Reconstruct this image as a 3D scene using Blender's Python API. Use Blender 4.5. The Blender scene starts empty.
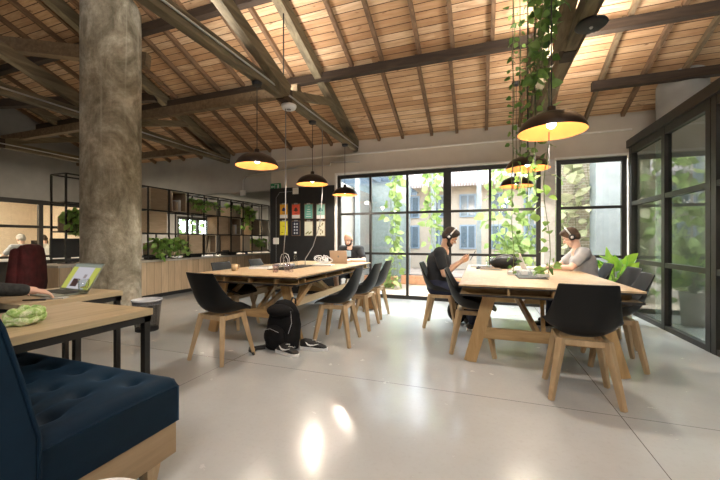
import bpy, math, random
from mathutils import Vector, Matrix, noise as mnoise
PI = math.pi
sc = bpy.context.scene
COL = sc.collection
rnd = random.Random(7)

# ---------------------------------------------------------------- camera, sky, sun, added fill lights, exposure
YAW = math.atan(121/340)
CA, SA = math.cos(YAW), math.sin(YAW)
EYE = 1.15
cam_d = bpy.data.cameras.new('camera')
cam_d.sensor_width = 36; cam_d.lens = 17.0; cam_d.clip_start = 0.05; cam_d.clip_end = 200
cam = bpy.data.objects.new('camera', cam_d); COL.objects.link(cam)
cam.location = (0, 0, EYE); cam.rotation_euler = (PI/2, 0, YAW)
sc.camera = cam
sc.view_settings.view_transform = 'Standard'; sc.view_settings.look = 'None'
sc.view_settings.exposure = 1.1; sc.view_settings.gamma = 1.0
sc.view_settings.use_curve_mapping = False
sc.cycles.use_denoising = True
sc.cycles.max_bounces = 8; sc.cycles.diffuse_bounces = 4; sc.cycles.glossy_bounces = 4
sc.cycles.transparent_max_bounces = 24; sc.cycles.sample_clamp_indirect = 6.0
world = bpy.data.worlds.new('sky'); sc.world = world; world.use_nodes = True
wn = world.node_tree.nodes; wl = world.node_tree.links
bg = wn['Background']
sky = wn.new('ShaderNodeTexSky'); sky.sky_type = 'NISHITA'; sky.sun_disc = False
sky.sun_elevation = math.radians(55); sky.sun_rotation = math.radians(200)
sky.altitude = 1500; sky.dust_density = 2.0
wmix = wn.new('ShaderNodeMix'); wmix.data_type = 'RGBA'; wmix.inputs[0].default_value = 0.55
wmix.inputs[7].default_value = (6.5, 6.7, 7.0, 1)
wl.new(sky.outputs[0], wmix.inputs[6]); wl.new(wmix.outputs[2], bg.inputs[0])
bg.inputs[1].default_value = 0.62
sun_d = bpy.data.lights.new('sun', 'SUN'); sun_d.energy = 2.2; sun_d.angle = math.radians(1.0); sun_d.color = (1, .95, .86)
sun = bpy.data.objects.new('sun', sun_d); COL.objects.link(sun)
sun.rotation_euler = (math.radians(-33), 0, math.radians(14))
def roof_z(y): return 5.65-.4*(.3-y)
def area(name, loc, rot, sx, sy, power, col=(1,1,1), spread=None):
    d = bpy.data.lights.new(name, 'AREA'); d.shape = 'RECTANGLE'; d.size = sx; d.size_y = sy; d.energy = power; d.color = col
    if spread: d.spread = spread
    o = bpy.data.objects.new(name, d); COL.objects.link(o); o.location = loc; o.rotation_euler = rot
    return o
# fill lights added along the truss chords to brighten the ceiling
area('ceiling_fill_light', (-2.57, 2.75, 3.17), (PI, 0, 0), .10, 3.6, 36, (1, .93, .84))
area('ceiling_fill_light', (0.97, 3.05, 3.17), (PI, 0, 0), .10, 4.2, 105, (1, .93, .84))
area('ceiling_fill_light', (-5.77, 3.2, 3.17), (PI, 0, 0), .05, 4.0, 3, (1, .80, .52))
area('ceiling_fill_light', (0.63, -1.5, 3.17), (PI, 0, 0), .05, 4.0, 60, (1, .92, .8))
# added area lights outside above the windows, boosting the daylight that falls in
area('window_fill_light', (-1.0, 7.0, 3.12), (math.radians(-52), 0, 0), 4.2, 0.8, 430, (1, .98, .95))
area('window_fill_light', (1.75, 7.0, 3.12), (math.radians(-52), 0, 0), 1.0, 1.0, 90, (1, .98, .95))
area('window_fill_light', (4.2, 7.0, 3.12), (math.radians(-52), 0, 0), 2.4, 1.0, 200, (1, .98, .95))
# unseen fill light added under the closed roof behind the camera
area('roof_fill_light', (1.0, -2.2, roof_z(-2.2)-.08), (math.radians(21.8), 0, 0), 3.6, 1.6, 105, (1, .97, .93))

# ---------------------------------------------------------------- nodes
class NT:
    def __init__(s, name):
        m = bpy.data.materials.get(name) or bpy.data.materials.new(name)
        m.use_nodes = True; s.m = m; s.t = m.node_tree; s.n = s.t.nodes; s.l = s.t.links
        s.b = s.n['Principled BSDF']
        s.co = s.n.new('ShaderNodeTexCoord').outputs['Object']
    def lk(s, a, b): s.l.new(a, b)
    def math(s, op, a, b=0.0, c=None):
        n = s.n.new('ShaderNodeMath'); n.operation = op
        for i, v in enumerate((a, b) if c is None else (a, b, c)):
            if isinstance(v, (int, float)): n.inputs[i].default_value = v
            else: s.lk(v, n.inputs[i])
        return n.outputs[0]
    def mapped(s, scale, rot=(0,0,0), src=None):
        n = s.n.new('ShaderNodeMapping'); n.inputs['Scale'].default_value = scale; n.inputs['Rotation'].default_value = rot
        s.lk(src or s.co, n.inputs[0]); return n.outputs[0]
    def noise(s, vec, scale=5, detail=4, rough=.55, dist=0):
        n = s.n.new('ShaderNodeTexNoise'); n.inputs['Scale'].default_value = scale; n.inputs['Detail'].default_value = detail
        n.inputs['Roughness'].default_value = rough; n.inputs['Distortion'].default_value = dist
        s.lk(vec, n.inputs['Vector']); return n.outputs[0]
    def white(s, vec):
        n = s.n.new('ShaderNodeTexWhiteNoise'); s.lk(vec, n.inputs['Vector']); return n.outputs['Value']
    def sep(s, vec=None):
        n = s.n.new('ShaderNodeSeparateXYZ'); s.lk(vec or s.co, n.inputs[0]); return n.outputs
    def comb(s, x, y, z):
        n = s.n.new('ShaderNodeCombineXYZ')
        for i, v in enumerate((x, y, z)):
            if isinstance(v, (int, float)): n.inputs[i].default_value = v
            else: s.lk(v, n.inputs[i])
        return n.outputs[0]
    def ramp(s, f, *stops):
        n = s.n.new('ShaderNodeValToRGB'); e = n.color_ramp.elements
        while len(e) < len(stops): e.new(.5)
        for el, (p, c) in zip(e, stops): el.position = p; el.color = (*c, 1)
        s.lk(f, n.inputs[0]); return n.outputs[0]
    def mix(s, f, a, b, mode='MIX'):
        n = s.n.new('ShaderNodeMix'); n.data_type = 'RGBA'; n.blend_type = mode
        for i, v in ((0, f), (6, a), (7, b)):
            if isinstance(v, (int, float)): n.inputs[i].default_value = v
            elif isinstance(v, tuple): n.inputs[i].default_value = (*v, 1)
            else: s.lk(v, n.inputs[i])
        return n.outputs[2]
    def base(s, c):
        if isinstance(c, tuple): s.b.inputs['Base Color'].default_value = (*c, 1)
        else: s.lk(c, s.b.inputs['Base Color'])
    def set(s, rough=None, metal=None, spec=None, **k):
        for key, v in (('Roughness', rough), ('Metallic', metal), ('Specular IOR Level', spec)):
            if v is None: continue
            if isinstance(v, (int, float)): s.b.inputs[key].default_value = v
            else: s.lk(v, s.b.inputs[key])
        for key, v in k.items(): s.b.inputs[key.replace('_', ' ')].default_value = v
    def bump(s, h, strength=.3, dist=.01):
        n = s.n.new('ShaderNodeBump'); n.inputs['Strength'].default_value = strength; n.inputs['Distance'].default_value = dist
        s.lk(h, n.inputs['Height']); s.lk(n.outputs[0], s.b.inputs['Normal'])

def plain(name, c, rough=.5, metal=0, var=.12, scale=12, spec=None, bump=0):
    t = NT(name); f = t.noise(t.co, scale, 4)
    lo = tuple(x*(1-var) for x in c); hi = tuple(min(1, x*(1+var)) for x in c)
    t.base(t.ramp(f, (.3, lo), (.7, hi))); t.set(rough, metal, spec)
    if bump: t.bump(f, bump)
    return t.m
def wood(name, a, b, axis='x', scale=1.0, rough=.5, knots=False):
    t = NT(name)
    s = {'x': (1, 9, 9), 'y': (9, 1, 9), 'z': (9, 9, 1)}[axis]
    v = t.mapped(tuple(q*scale*2.2 for q in s)); f = t.noise(v, 1.6, 6, .6, .6)
    c = t.ramp(f, (.28, a), (.55, tuple((x+y)/2 for x, y in zip(a, b))), (.75, b))
    if knots:
        g = t.noise(t.mapped(tuple(q*.45*scale for q in s)), 3, 2)
        c = t.mix(t.ramp(g, (.6, (0,0,0)), (.75, (1,1,1))), c, tuple(x*.6 for x in a))
    t.base(c); t.set(rough); t.bump(f, .08, .004); return t.m
def emit(name, c, k):
    t = NT(name); t.base((0,0,0)); t.b.inputs['Emission Color'].default_value = (*c, 1); t.b.inputs['Emission Strength'].default_value = k
    return t.m

def m_boards():      # roof boarding, boards along x
    t = NT('roof_boarding'); x, y, z = t.sep()
    r = t.math('DIVIDE', y, .098); i = t.math('FLOOR', r); f = t.math('FRACT', r)
    seg = t.math('FLOOR', t.math('DIVIDE', t.math('ADD', x, t.math('MULTIPLY', t.white(t.comb(i, 3, 1)), 2.9)), 2.9))
    w = t.white(t.comb(i, seg, 0))
    g = t.noise(t.mapped((1.2, 14, 14)), 2.2, 6, .6, .5)
    c = t.ramp(w, (0, (.46, .27, .14)), (.35, (.60, .39, .22)), (.7, (.70, .49, .30)), (1, (.78, .59, .39)))
    c = t.mix(t.ramp(g, (.3, (.0,)*3), (.7, (.75,)*3)), c, (.36, .18, .075))
    kn = t.noise(t.mapped((4, 13, 13)), 1.4, 2); c = t.mix(t.ramp(kn, (.68, (0,)*3), (.76, (1,)*3)), c, (.20, .09, .035))
    st = t.noise(t.mapped((.7, 2.0, 2.0)), 1.5, 5, .65); c = t.mix(t.ramp(st, (.5, (0,)*3), (.72, (.65,)*3)), c, (.24, .11, .05))
    gap = t.math('LESS_THAN', f, .10); c = t.mix(gap, c, (.07, .03, .012))
    t.base(c); t.set(.75); t.bump(t.math('SUBTRACT', 1, gap), .6, .01); return t.m
def m_floor():
    t = NT('polished_concrete'); x, y, z = t.sep()
    n1 = t.noise(t.co, .55, 6, .6, .3); n2 = t.noise(t.co, 5, 6, .65); n3 = t.noise(t.co, 40, 3)
    c = t.ramp(n1, (.3, (.42, .445, .455)), (.5, (.46, .485, .495)), (.7, (.50, .525, .535)))
    c = t.mix(t.ramp(n2, (.35, (0,)*3), (.7, (.25,)*3)), c, (.38, .38, .37))
    c = t.mix(t.ramp(n3, (.55, (0,)*3), (.8, (.25,)*3)), c, (.34, .34, .33))
    def joint(v, off, per, w):
        q = t.math('PINGPONG', t.math('SUBTRACT', v, off), per/2); return t.math('LESS_THAN', q, w)
    j = t.math('MAXIMUM', joint(y, 2.66, 3.0, .0025), joint(x, .86, 3.1, .0025))
    c = t.mix(j, c, (.12, .11, .10)); t.base(c)
    t.set(t.math('MULTIPLY_ADD', n2, .26, .10), 0, .6, Coat_Weight=.35, Coat_Roughness=.12); return t.m
def m_column():
    t = NT('rough_concrete'); x, y, z = t.sep()
    n1 = t.noise(t.mapped((1.2, 1.2, .8)), 2.2, 8, .68, .6); n2 = t.noise(t.co, 14, 6, .7)
    c = t.ramp(n1, (.36, (.14, .12, .08)), (.5, (.34, .31, .235)), (.62, (.56, .52, .42)))
    c = t.mix(t.ramp(n2, (.4, (0,)*3), (.72, (.5,)*3)), c, (.12, .10, .07))
    st = t.noise(t.mapped((14, 14, .5)), 1, 3); c = t.mix(t.ramp(st, (.62, (0,)*3), (.75, (.5,)*3)), c, (.48, .46, .38))
    t.base(c); t.set(.85); t.bump(t.noise(t.co, 7, 9, .75), .55, .025); return t.m
def m_planks_v(name, a, b, per=.16):   # vertical boards on the counter front, along y
    t = NT(name); x, y, z = t.sep()
    r = t.math('DIVIDE', y, per); i = t.math('FLOOR', r); f = t.math('FRACT', r)
    w = t.white(t.comb(i, 0, 0)); g = t.noise(t.mapped((10, 10, 1.5)), 2, 5)
    c = t.mix(w, a, b); c = t.mix(t.ramp(g, (.35, (0,)*3), (.7, (.5,)*3)), c, tuple(q*.72 for q in a))
    gap = t.math('LESS_THAN', f, .04); t.base(t.mix(gap, c, tuple(q*.3 for q in a))); t.set(.55); return t.m
def m_osb():
    t = NT('strand_board'); v = t.noise(t.co, 9, 3)
    n = t.n.new('ShaderNodeTexVoronoi'); n.inputs['Scale'].default_value = 22; t.lk(t.mapped((1, 2.2, 1)), n.inputs['Vector'])
    w = t.sep(n.outputs['Color'])[0]; g = t.noise(t.mapped((14, 2, 2)), 3, 5)
    c = t.ramp(w, (0, (.46, .32, .18)), (.5, (.54, .40, .24)), (1, (.62, .49, .32)))
    c = t.mix(t.ramp(g, (.4, (0,)*3), (.7, (.4,)*3)), c, (.42, .25, .12)); t.base(c); t.set(.38); return t.m
def m_velvet():
    t = NT('navy_velvet'); n = t.noise(t.co, 3, 4, .6); n2 = t.noise(t.co, 60, 2)
    t.base(t.ramp(n, (.3, (.002, .011, .026)), (.7, (.004, .023, .048)))); t.set(.75, 0, .2)
    t.b.inputs['Sheen Weight'].default_value = .22; t.b.inputs['Sheen Tint'].default_value = (.1, .28, .55, 1); t.b.inputs['Sheen Roughness'].default_value = .35
    t.bump(n2, .15, .003); return t.m
def m_glass(name, refl=1.0, tint=(.96, .98, .97)):
    t = NT(name); out = t.n['Material Output']
    tr = t.n.new('ShaderNodeBsdfTransparent'); tr.inputs[0].default_value = (*tint, 1)
    gl = t.n.new('ShaderNodeBsdfGlossy'); gl.inputs['Roughness'].default_value = .01
    lw_ = t.n.new('ShaderNodeLayerWeight'); lw_.inputs[0].default_value = .5
    fz = t.math('MULTIPLY_ADD', t.math('POWER', lw_.outputs['Facing'], 5), .9, .04)
    mx = t.n.new('ShaderNodeMixShader'); t.lk(t.math('MULTIPLY', fz, refl), mx.inputs[0])
    t.lk(tr.outputs[0], mx.inputs[1]); t.lk(gl.outputs[0], mx.inputs[2]); t.lk(mx.outputs[0], out.inputs[0]); return t.m
def m_leaf(name, a, b, tl=.35):
    t = NT(name); n = t.noise(t.co, 9, 3); oi = t.n.new('ShaderNodeNewGeometry')
    rr = t.n.new('ShaderNodeMath'); rr.operation = 'ADD'; t.lk(oi.outputs['Random Per Island'], rr.inputs[0]); rr.inputs[1].default_value = 0
    c = t.mix(rr.outputs[0], a, b); c = t.mix(t.ramp(n, (.35, (0,)*3), (.7, (.4,)*3)), c, tuple(min(1, q*1.35) for q in b))
    t.base(c); t.set(.45); tb = t.n.new('ShaderNodeBsdfTranslucent'); t.lk(c, tb.inputs[0])
    mx = t.n.new('ShaderNodeMixShader'); mx.inputs[0].default_value = tl
    t.lk(t.b.outputs[0], mx.inputs[1]); t.lk(tb.outputs[0], mx.inputs[2]); t.lk(mx.outputs[0], t.n['Material Output'].inputs[0]); return t.m
def m_brick():
    t = NT('old_grey_brick'); n = t.n.new('ShaderNodeTexBrick'); n.inputs['Scale'].default_value = 4.5
    n.inputs['Color1'].default_value = (.30, .25, .20, 1); n.inputs['Color2'].default_value = (.40, .34, .28, 1); n.inputs['Mortar'].default_value = (.5, .47, .42, 1)
    n.inputs['Mortar Size'].default_value = .03
    x, y, z = t.sep(); t.lk(t.comb(x, z, 0), n.inputs['Vector']); t.base(n.outputs[0]); t.set(.9); return t.m
def m_tiles():
    t = NT('clay_roof_tiles'); w = t.n.new('ShaderNodeTexWave'); w.inputs['Scale'].default_value = 3; w.inputs['Distortion'].default_value = .5
    t.lk(t.co, w.inputs['Vector']); t.base(t.ramp(w.outputs[0], (.2, (.30, .23, .20)), (.8, (.50, .42, .38)))); t.set(.85); t.bump(w.outputs[0], .8, .05); return t.m
def m_mesh(name, c):   # fine perforated metal
    t = NT(name); x, y, z = t.sep()
    ang = t.math('MULTIPLY', t.math('ARCTAN2', y, x), 24); a = t.math('FRACT', ang); b = t.math('FRACT', t.math('MULTIPLY', z, 90))
    hole = t.math('MULTIPLY', t.math('GREATER_THAN', a, .35), t.math('GREATER_THAN', b, .35))
    tr = t.n.new('ShaderNodeBsdfTransparent'); mx = t.n.new('ShaderNodeMixShader'); t.base(c); t.set(.45, .3)
    t.lk(hole, mx.inputs[0]); t.lk(t.b.outputs[0], mx.inputs[1]); t.lk(tr.outputs[0], mx.inputs[2]); t.lk(mx.outputs[0], t.n['Material Output'].inputs[0]); return t.m

BOARDS = m_boards(); FLOORM = m_floor(); CONC = m_column(); OSB = m_osb(); VELVET = m_velvet()
BEAM = wood('aged_beam', (.10, .065, .035), (.24, .17, .095), 'y', .6, .8)
BEAMX = wood('aged_beam_dark', (.022, .013, .008), (.065, .040, .023), 'x', .6, .8)
BEAMG = wood('weathered_truss_timber', (.09, .07, .04), (.25, .20, .12), 'y', .6, .8, True)
RAFT = wood('rafter_timber', (.10, .055, .028), (.26, .155, .085), 'y', .7, .8)
OAK = wood('pale_oak', (.38, .26, .14), (.56, .41, .24), 'z', .8, .45)
OAKX = wood('pale_oak_x', (.40, .27, .15), (.58, .42, .26), 'x', .6, .45)
OAKY = wood('pale_oak_y', (.40, .31, .18), (.56, .45, .285), 'y', .6, .5, True)
PINE = wood('trestle_pine', (.36, .22, .09), (.56, .38, .18), 'z', .8, .5, True)
PINEX = wood('trestle_pine_x', (.38, .24, .10), (.58, .40, .20), 'x', .8, .5, True)
CRATE = wood('crate_wood', (.50, .38, .25), (.68, .54, .38), 'y', .9, .6)
CRATE2 = wood('crate_wood_light', (.74, .62, .46), (.86, .75, .58), 'y', .9, .6)
CRATED = wood('crate_wood_dark', (.28, .20, .13), (.40, .30, .20), 'y', .9, .7)
COUNTERF = m_planks_v('counter_boards', (.56, .41, .26), (.72, .56, .38))
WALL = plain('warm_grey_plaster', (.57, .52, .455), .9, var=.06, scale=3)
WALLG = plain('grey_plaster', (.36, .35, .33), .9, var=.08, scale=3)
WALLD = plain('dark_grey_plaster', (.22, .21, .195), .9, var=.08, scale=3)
WHITE = plain('off_white_paint', (.78, .76, .72), .6, var=.03)
BLACKP = plain('black_board', (.012, .012, .013), .7, var=.2)
STEEL = plain('black_steel', (.018, .017, .016), .45, .3, var=.2)
FRAME = plain('dark_window_frame', (.022, .02, .018), .45, .2, var=.2)
SHELL = plain('black_shell_plastic', (.006, .0065, .007), .5, var=.1, spec=.28)
LAMPM = plain('dark_lamp_metal', (.035, .026, .022), .32, .6, var=.1)
GOLD = plain('golden_lamp_lining', (.74, .29, .075), .55, .0, var=.05)
GLASS = m_glass('window_glass'); GLASSR = m_glass('side_glass', 1.6, (.80, .86, .84)); CLEAR = m_glass('clear_glass', 1.5, (.93, .96, .96))
BULB = emit('bulb_glow', (1, .93, .8), 14)
BLK = plain('matte_black', (.013, .013, .014), .6); GREY = plain('mid_grey', (.2, .2, .2), .5); WHT = plain('white_plastic', (.8, .8, .8), .4, var=.02)
SILV = plain('brushed_silver', (.55, .55, .56), .35, .8, var=.05); CHAMP = plain('pale_gold_metal', (.50, .38, .28), .4, .5, var=.05)
POTHOS = m_leaf('pothos_leaf', (.045, .13, .025), (.20, .34, .08)); POTHOSD = m_leaf('shelf_leaf', (.14, .30, .05), (.36, .52, .14), .3); VINEL = m_leaf('vine_leaf', (.06, .17, .03), (.30, .46, .12), .35)
LIME = m_leaf('lime_leaf', (.05, .22, .015), (.34, .50, .06), .3); OUTLEAF = m_leaf('courtyard_leaf', (.12, .22, .05), (.34, .44, .16), .4)
PALELEAF = m_leaf('pale_leaf', (.26, .29, .17), (.50, .50, .34), .4)
STEM = plain('green_stem', (.12, .16, .05), .6); TWIG = plain('brown_twig', (.22, .15, .09), .8)

# ---------------------------------------------------------------- mesh builder
class MB:
    def __init__(s): s.v = []; s.f = []
    def add(s, vs, fs):
        o = len(s.v); s.v += [tuple(v) for v in vs]; s.f += [tuple(i+o for i in f) for f in fs]; return s
    def box(s, x0, x1, y0, y1, z0, z1, M=None):
        vs = [Vector((x, y, z)) for z in (z0, z1) for x, y in ((x0, y0), (x1, y0), (x1, y1), (x0, y1))]
        if M is not None: vs = [M @ v for v in vs]
        return s.add(vs, [(3,2,1,0), (4,5,6,7), (0,1,5,4), (1,2,6,5), (2,3,7,6), (3,0,4,7)])
    def bar(s, a, b, w, h, w2=None, h2=None, up=(0,0,1)):
        a, b = Vector(a), Vector(b); d = (b-a).normalized(); u = Vector(up)
        if abs(d.dot(u)) > .99: u = Vector((0, 1, 0))
        r = d.cross(u).normalized(); u = r.cross(d); w2 = w if w2 is None else w2; h2 = h if h2 is None else h2
        vs = [p + r*i*ww/2 + u*j*hh/2 for p, ww, hh in ((a, w, h), (b, w2, h2)) for i, j in ((-1,-1), (1,-1), (1,1), (-1,1))]
        return s.add(vs, [(3,2,1,0), (4,5,6,7), (0,1,5,4), (1,2,6,5), (2,3,7,6), (3,0,4,7)])
    def tube(s, pts, r, n=8, cap=True):
        pts = [Vector(p) for p in pts]; rs = r if isinstance(r, (list, tuple)) else [r]*len(pts)
        o = len(s.v); prev = None
        for i, p in enumerate(pts):
            d = (pts[min(i+1, len(pts)-1)] - pts[max(i-1, 0)])
            d = d.normalized() if d.length > 1e-9 else Vector((0,0,1))
            if prev is None:
                q = Vector((0,0,1)) if abs(d.z) < .9 else Vector((1,0,0)); a = d.cross(q).normalized()
            else: a = (prev - d*prev.dot(d)).normalized()
            prev = a; b = d.cross(a)
            for k in range(n):
                t = 2*PI*k/n; s.v.append(tuple(p + (a*math.cos(t) + b*math.sin(t))*rs[i]))
        for i in range(len(pts)-1):
            for k in range(n):
                k2 = (k+1) % n; s.f.append((o+i*n+k, o+i*n+k2, o+(i+1)*n+k2, o+(i+1)*n+k))
        if cap:
            s.f.append(tuple(o+k for k in range(n))[::-1]); s.f.append(tuple(o+(len(pts)-1)*n+k for k in range(n)))
        return s
    def lathe(s, prof, n=24, c=(0,0,0), cap0=False, cap1=False, sx=1, sy=1):
        o = len(s.v)
        for r, z in prof:
            for k in range(n):
                t = 2*PI*k/n; s.v.append((c[0]+r*math.cos(t)*sx, c[1]+r*math.sin(t)*sy, c[2]+z))
        for i in range(len(prof)-1):
            for k in range(n):
                k2 = (k+1) % n; s.f.append((o+i*n+k, o+i*n+k2, o+(i+1)*n+k2, o+(i+1)*n+k))
        if cap0: s.f.append(tuple(o+k for k in range(n))[::-1])
        if cap1: s.f.append(tuple(o+(len(prof)-1)*n+k for k in range(n)))
        return s
    def ball(s, c, r, n=12, m=8, M=None):
        rx, ry, rz = r if isinstance(r, (tuple, list)) else (r, r, r)
        o = len(s.v); c = Vector(c); M = M or Matrix.Identity(3)
        s.v.append(tuple(c + M @ Vector((0, 0, -rz))))
        for j in range(1, m):
            p = -PI/2 + PI*j/m
            for k in range(n):
                t = 2*PI*k/n; s.v.append(tuple(c + M @ Vector((rx*math.cos(p)*math.cos(t), ry*math.cos(p)*math.sin(t), rz*math.sin(p)))))
        s.v.append(tuple(c + M @ Vector((0, 0, rz)))); top = len(s.v)-1
        for k in range(n):
            k2 = (k+1) % n; s.f.append((o, o+1+k2, o+1+k)); s.f.append((top, o+1+(m-2)*n+k, o+1+(m-2)*n+k2))
            for j in range(m-2): s.f.append((o+1+j*n+k, o+1+j*n+k2, o+1+(j+1)*n+k2, o+1+(j+1)*n+k))
        return s
    def cone(s, a, b, ra, rb, n=12):     # tapered capsule
        a, b = Vector(a), Vector(b); d = (b-a); L = d.length; d = d.normalized()
        pts, rs = [], []
        for t in (-.98, -.8, -.45): pts.append(a + d*ra*t); rs.append(ra*math.sqrt(1-t*t))
        pts.append(a); rs.append(ra); pts.append(b); rs.append(rb)
        for t in (.45, .8, .98): pts.append(b + d*rb*t); rs.append(rb*math.sqrt(1-t*t))
        return s.tube(pts, rs, n)
    def build(s, name, mat, parent=None, loc=None, bevel=0, smooth=False, kind=None):
        me = bpy.data.meshes.new(name); me.from_pydata(s.v, [], s.f); me.update()
        me.materials.append(mat)
        if smooth: me.polygons.foreach_set('use_smooth', [True]*len(me.polygons))
        o = bpy.data.objects.new(name, me); COL.objects.link(o)
        if parent: o.parent = parent
        if loc: o.location = loc
        if bevel:
            b = o.modifiers.new('bevel', 'BEVEL'); b.width = bevel; b.segments = 2; b.limit_method = 'ANGLE'; b.angle_limit = math.radians(40)
        if kind: o['kind'] = kind
        return o
def tag(o, label, cat, group=None):
    o['label'] = label; o['category'] = cat
    if group: o['group'] = group
    return o
def thing(name, label, cat, loc=(0,0,0), rz=0, group=None):
    o = bpy.data.objects.new(name, None); COL.objects.link(o); o.empty_display_size = .1
    o.location = loc; o.rotation_euler = (0, 0, rz); return tag(o, label, cat, group)
def struct(o, label=None, cat=None):
    o['kind'] = 'structure'
    if label: o['label'] = label
    if cat: o['category'] = cat
    return o
def s_empty(name, loc=(0,0,0), label=None):
    o = bpy.data.objects.new(name, None); COL.objects.link(o); o.location = loc; return struct(o, label)
def copy_tree(o, parent=None):
    c = o.copy(); COL.objects.link(c)
    if parent: c.parent = parent
    for ch in [q for q in SRC if q.parent == o]: copy_tree(ch, c)
    return c
SRC = []
def dup(root, loc, rz, label, group=None):
    global SRC
    SRC = [q for q in COL.objects if q.parent]
    c = copy_tree(root); c.location = loc; c.rotation_euler = (0, 0, rz); c['label'] = label
    if group: c['group'] = group
    return c
def ray(px): X = (px-360)/340; return X*CA-SA, X*SA+CA      # world x and y gained per metre of depth
def on_y(px, y): a, b = ray(px); return a/b*y                # x where the sight line meets the plane y
def on_x(px, x): a, b = ray(px); return b/a*x
def hz(px, py, y): a, b = ray(px); return EYE + (240-py)/340*(y/b)
def hzx(px, py, x): a, b = ray(px); return EYE + (240-py)/340*(x/a)

# ---------------------------------------------------------------- room shell
XL, XR, YB, YF = -9.5, 2.24, 6.5, -5.0
YR, XE = 0.3, 6.0       # ridge line and far side of the neighbouring bay
def roofz(y): return 3.17 + .4*(YB-y) if y >= YR else 3.17 + .4*(YB-YR) - .4*(YR-y)
struct(MB().box(-13, XE, YF-.3, YB+.02, -.1, 0).box(-13, -2.9, YB+.02, 11, -.1, 0).build('floor', FLOORM), 'polished grey concrete floor with thin joints')
m = MB()
m.add([(-9.7, YB+.15, roofz(YB+.15)), (XE, YB+.15, roofz(YB+.15)), (XE, YR, roofz(YR)), (-9.7, YR, roofz(YR)),
       (-9.7, YB+.15, roofz(YB+.15)+.06), (XE, YB+.15, roofz(YB+.15)+.06), (XE, YR, roofz(YR)+.06), (-9.7, YR, roofz(YR)+.06)],
      [(0,1,2,3), (7,6,5,4), (0,4,5,1), (1,5,6,2), (2,6,7,3), (3,7,4,0)])
m.add([(-9.7, YR, roofz(YR)), (XE, YR, roofz(YR)), (XE, YF-.2, roofz(YF-.2)), (-9.7, YF-.2, roofz(YF-.2)),
       (-9.7, YR, roofz(YR)+.06), (XE, YR, roofz(YR)+.06), (XE, YF-.2, roofz(YF-.2)+.06), (-9.7, YF-.2, roofz(YF-.2)+.06)],
      [(0,1,2,3), (7,6,5,4), (0,4,5,1), (1,5,6,2), (2,6,7,3), (3,7,4,0)])
struct(m.build('ceiling', BOARDS), 'sloping timber board ceiling')
T = .14
# back wall with the three openings: ledge over the windows
WT = 2.50
w = MB()
w.box(-4.42, XE, YB, YB+T, WT, 3.17)
w.box(-4.42, -2.86, YB, YB+T, 0, WT).box(.985, 1.175, YB, YB+T, 0, WT).box(2.215, 2.62, YB, YB+T, 0, WT)
w.box(2.62, 2.95, YB, YB+T, 0, WT).box(5.6, XE, YB, YB+T, 0, WT).box(2.95, 5.6, YB, YB+T, 0, .12)
struct(w.build('wall_back', WALL), 'warm grey back wall above and between the windows')
struct(MB().box(XL, -4.42, YB, YB+T, 2.26, 3.17).build('wall_back_left', WALLG), 'grey wall strip above the box shelving')
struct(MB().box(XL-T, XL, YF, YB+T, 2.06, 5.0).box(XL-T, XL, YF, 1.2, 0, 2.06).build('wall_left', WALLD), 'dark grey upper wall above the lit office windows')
struct(MB().box(-13, XE, YF-T, YF, 0, 4.0).build('wall_front', WALL))
struct(MB().box(XE-.1, XE, YF, YB+T, 0, 5.6).build('wall_right', WALLG), 'grey wall of the neighbouring bay')
# annex behind the shelving: low ceiling, far wall with windows
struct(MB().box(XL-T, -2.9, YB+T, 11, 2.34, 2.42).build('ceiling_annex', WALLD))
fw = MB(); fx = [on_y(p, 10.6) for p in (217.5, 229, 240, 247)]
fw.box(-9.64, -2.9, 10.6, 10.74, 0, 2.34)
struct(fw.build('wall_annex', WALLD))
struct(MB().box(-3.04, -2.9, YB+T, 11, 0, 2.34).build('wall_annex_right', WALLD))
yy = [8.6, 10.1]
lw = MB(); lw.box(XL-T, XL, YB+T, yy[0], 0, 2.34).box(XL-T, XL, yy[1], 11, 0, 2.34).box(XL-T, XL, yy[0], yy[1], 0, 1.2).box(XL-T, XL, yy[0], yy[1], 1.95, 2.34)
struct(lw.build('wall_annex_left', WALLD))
# lit office room left of the inner windows
rm = MB(); rm.box(-13, -12.9, 1, 6.6, 0, 2.9).box(-13, XL-T, .9, 1.0, 0, 2.9).box(-13, XL-T, 6.6, 6.7, 0, 2.9)
struct(rm.build('wall_office', plain('cream_wall', (.72, .60, .46), .8, var=.05)))
struct(MB().box(-13, XL-T, .9, 6.7, 2.86, 2.92).build('ceiling_office', WHITE))
d = bpy.data.lights.new('office_fill_light', 'AREA'); d.size = 1.5; d.energy = 115; d.color = (1, .86, .68)  # area light added to brighten the office
o = bpy.data.objects.new('office_fill_light', d); COL.objects.link(o); o.location = (-11.3, 3.2, 2.8)

for k_, (a_, b_, c_) in enumerate(((-7.6, 8.3, 70), (-7.8, 4.5, 18))):
    d = bpy.data.lights.new('annex_fill_light', 'AREA'); d.size = .6; d.energy = c_; d.color = (1, .88, .7)  # lights added to brighten the annex and the shelving
    o = bpy.data.objects.new('annex_fill_light', d); COL.objects.link(o); o.location = (a_, b_, 2.3 if k_ == 0 else 2.85)

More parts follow.
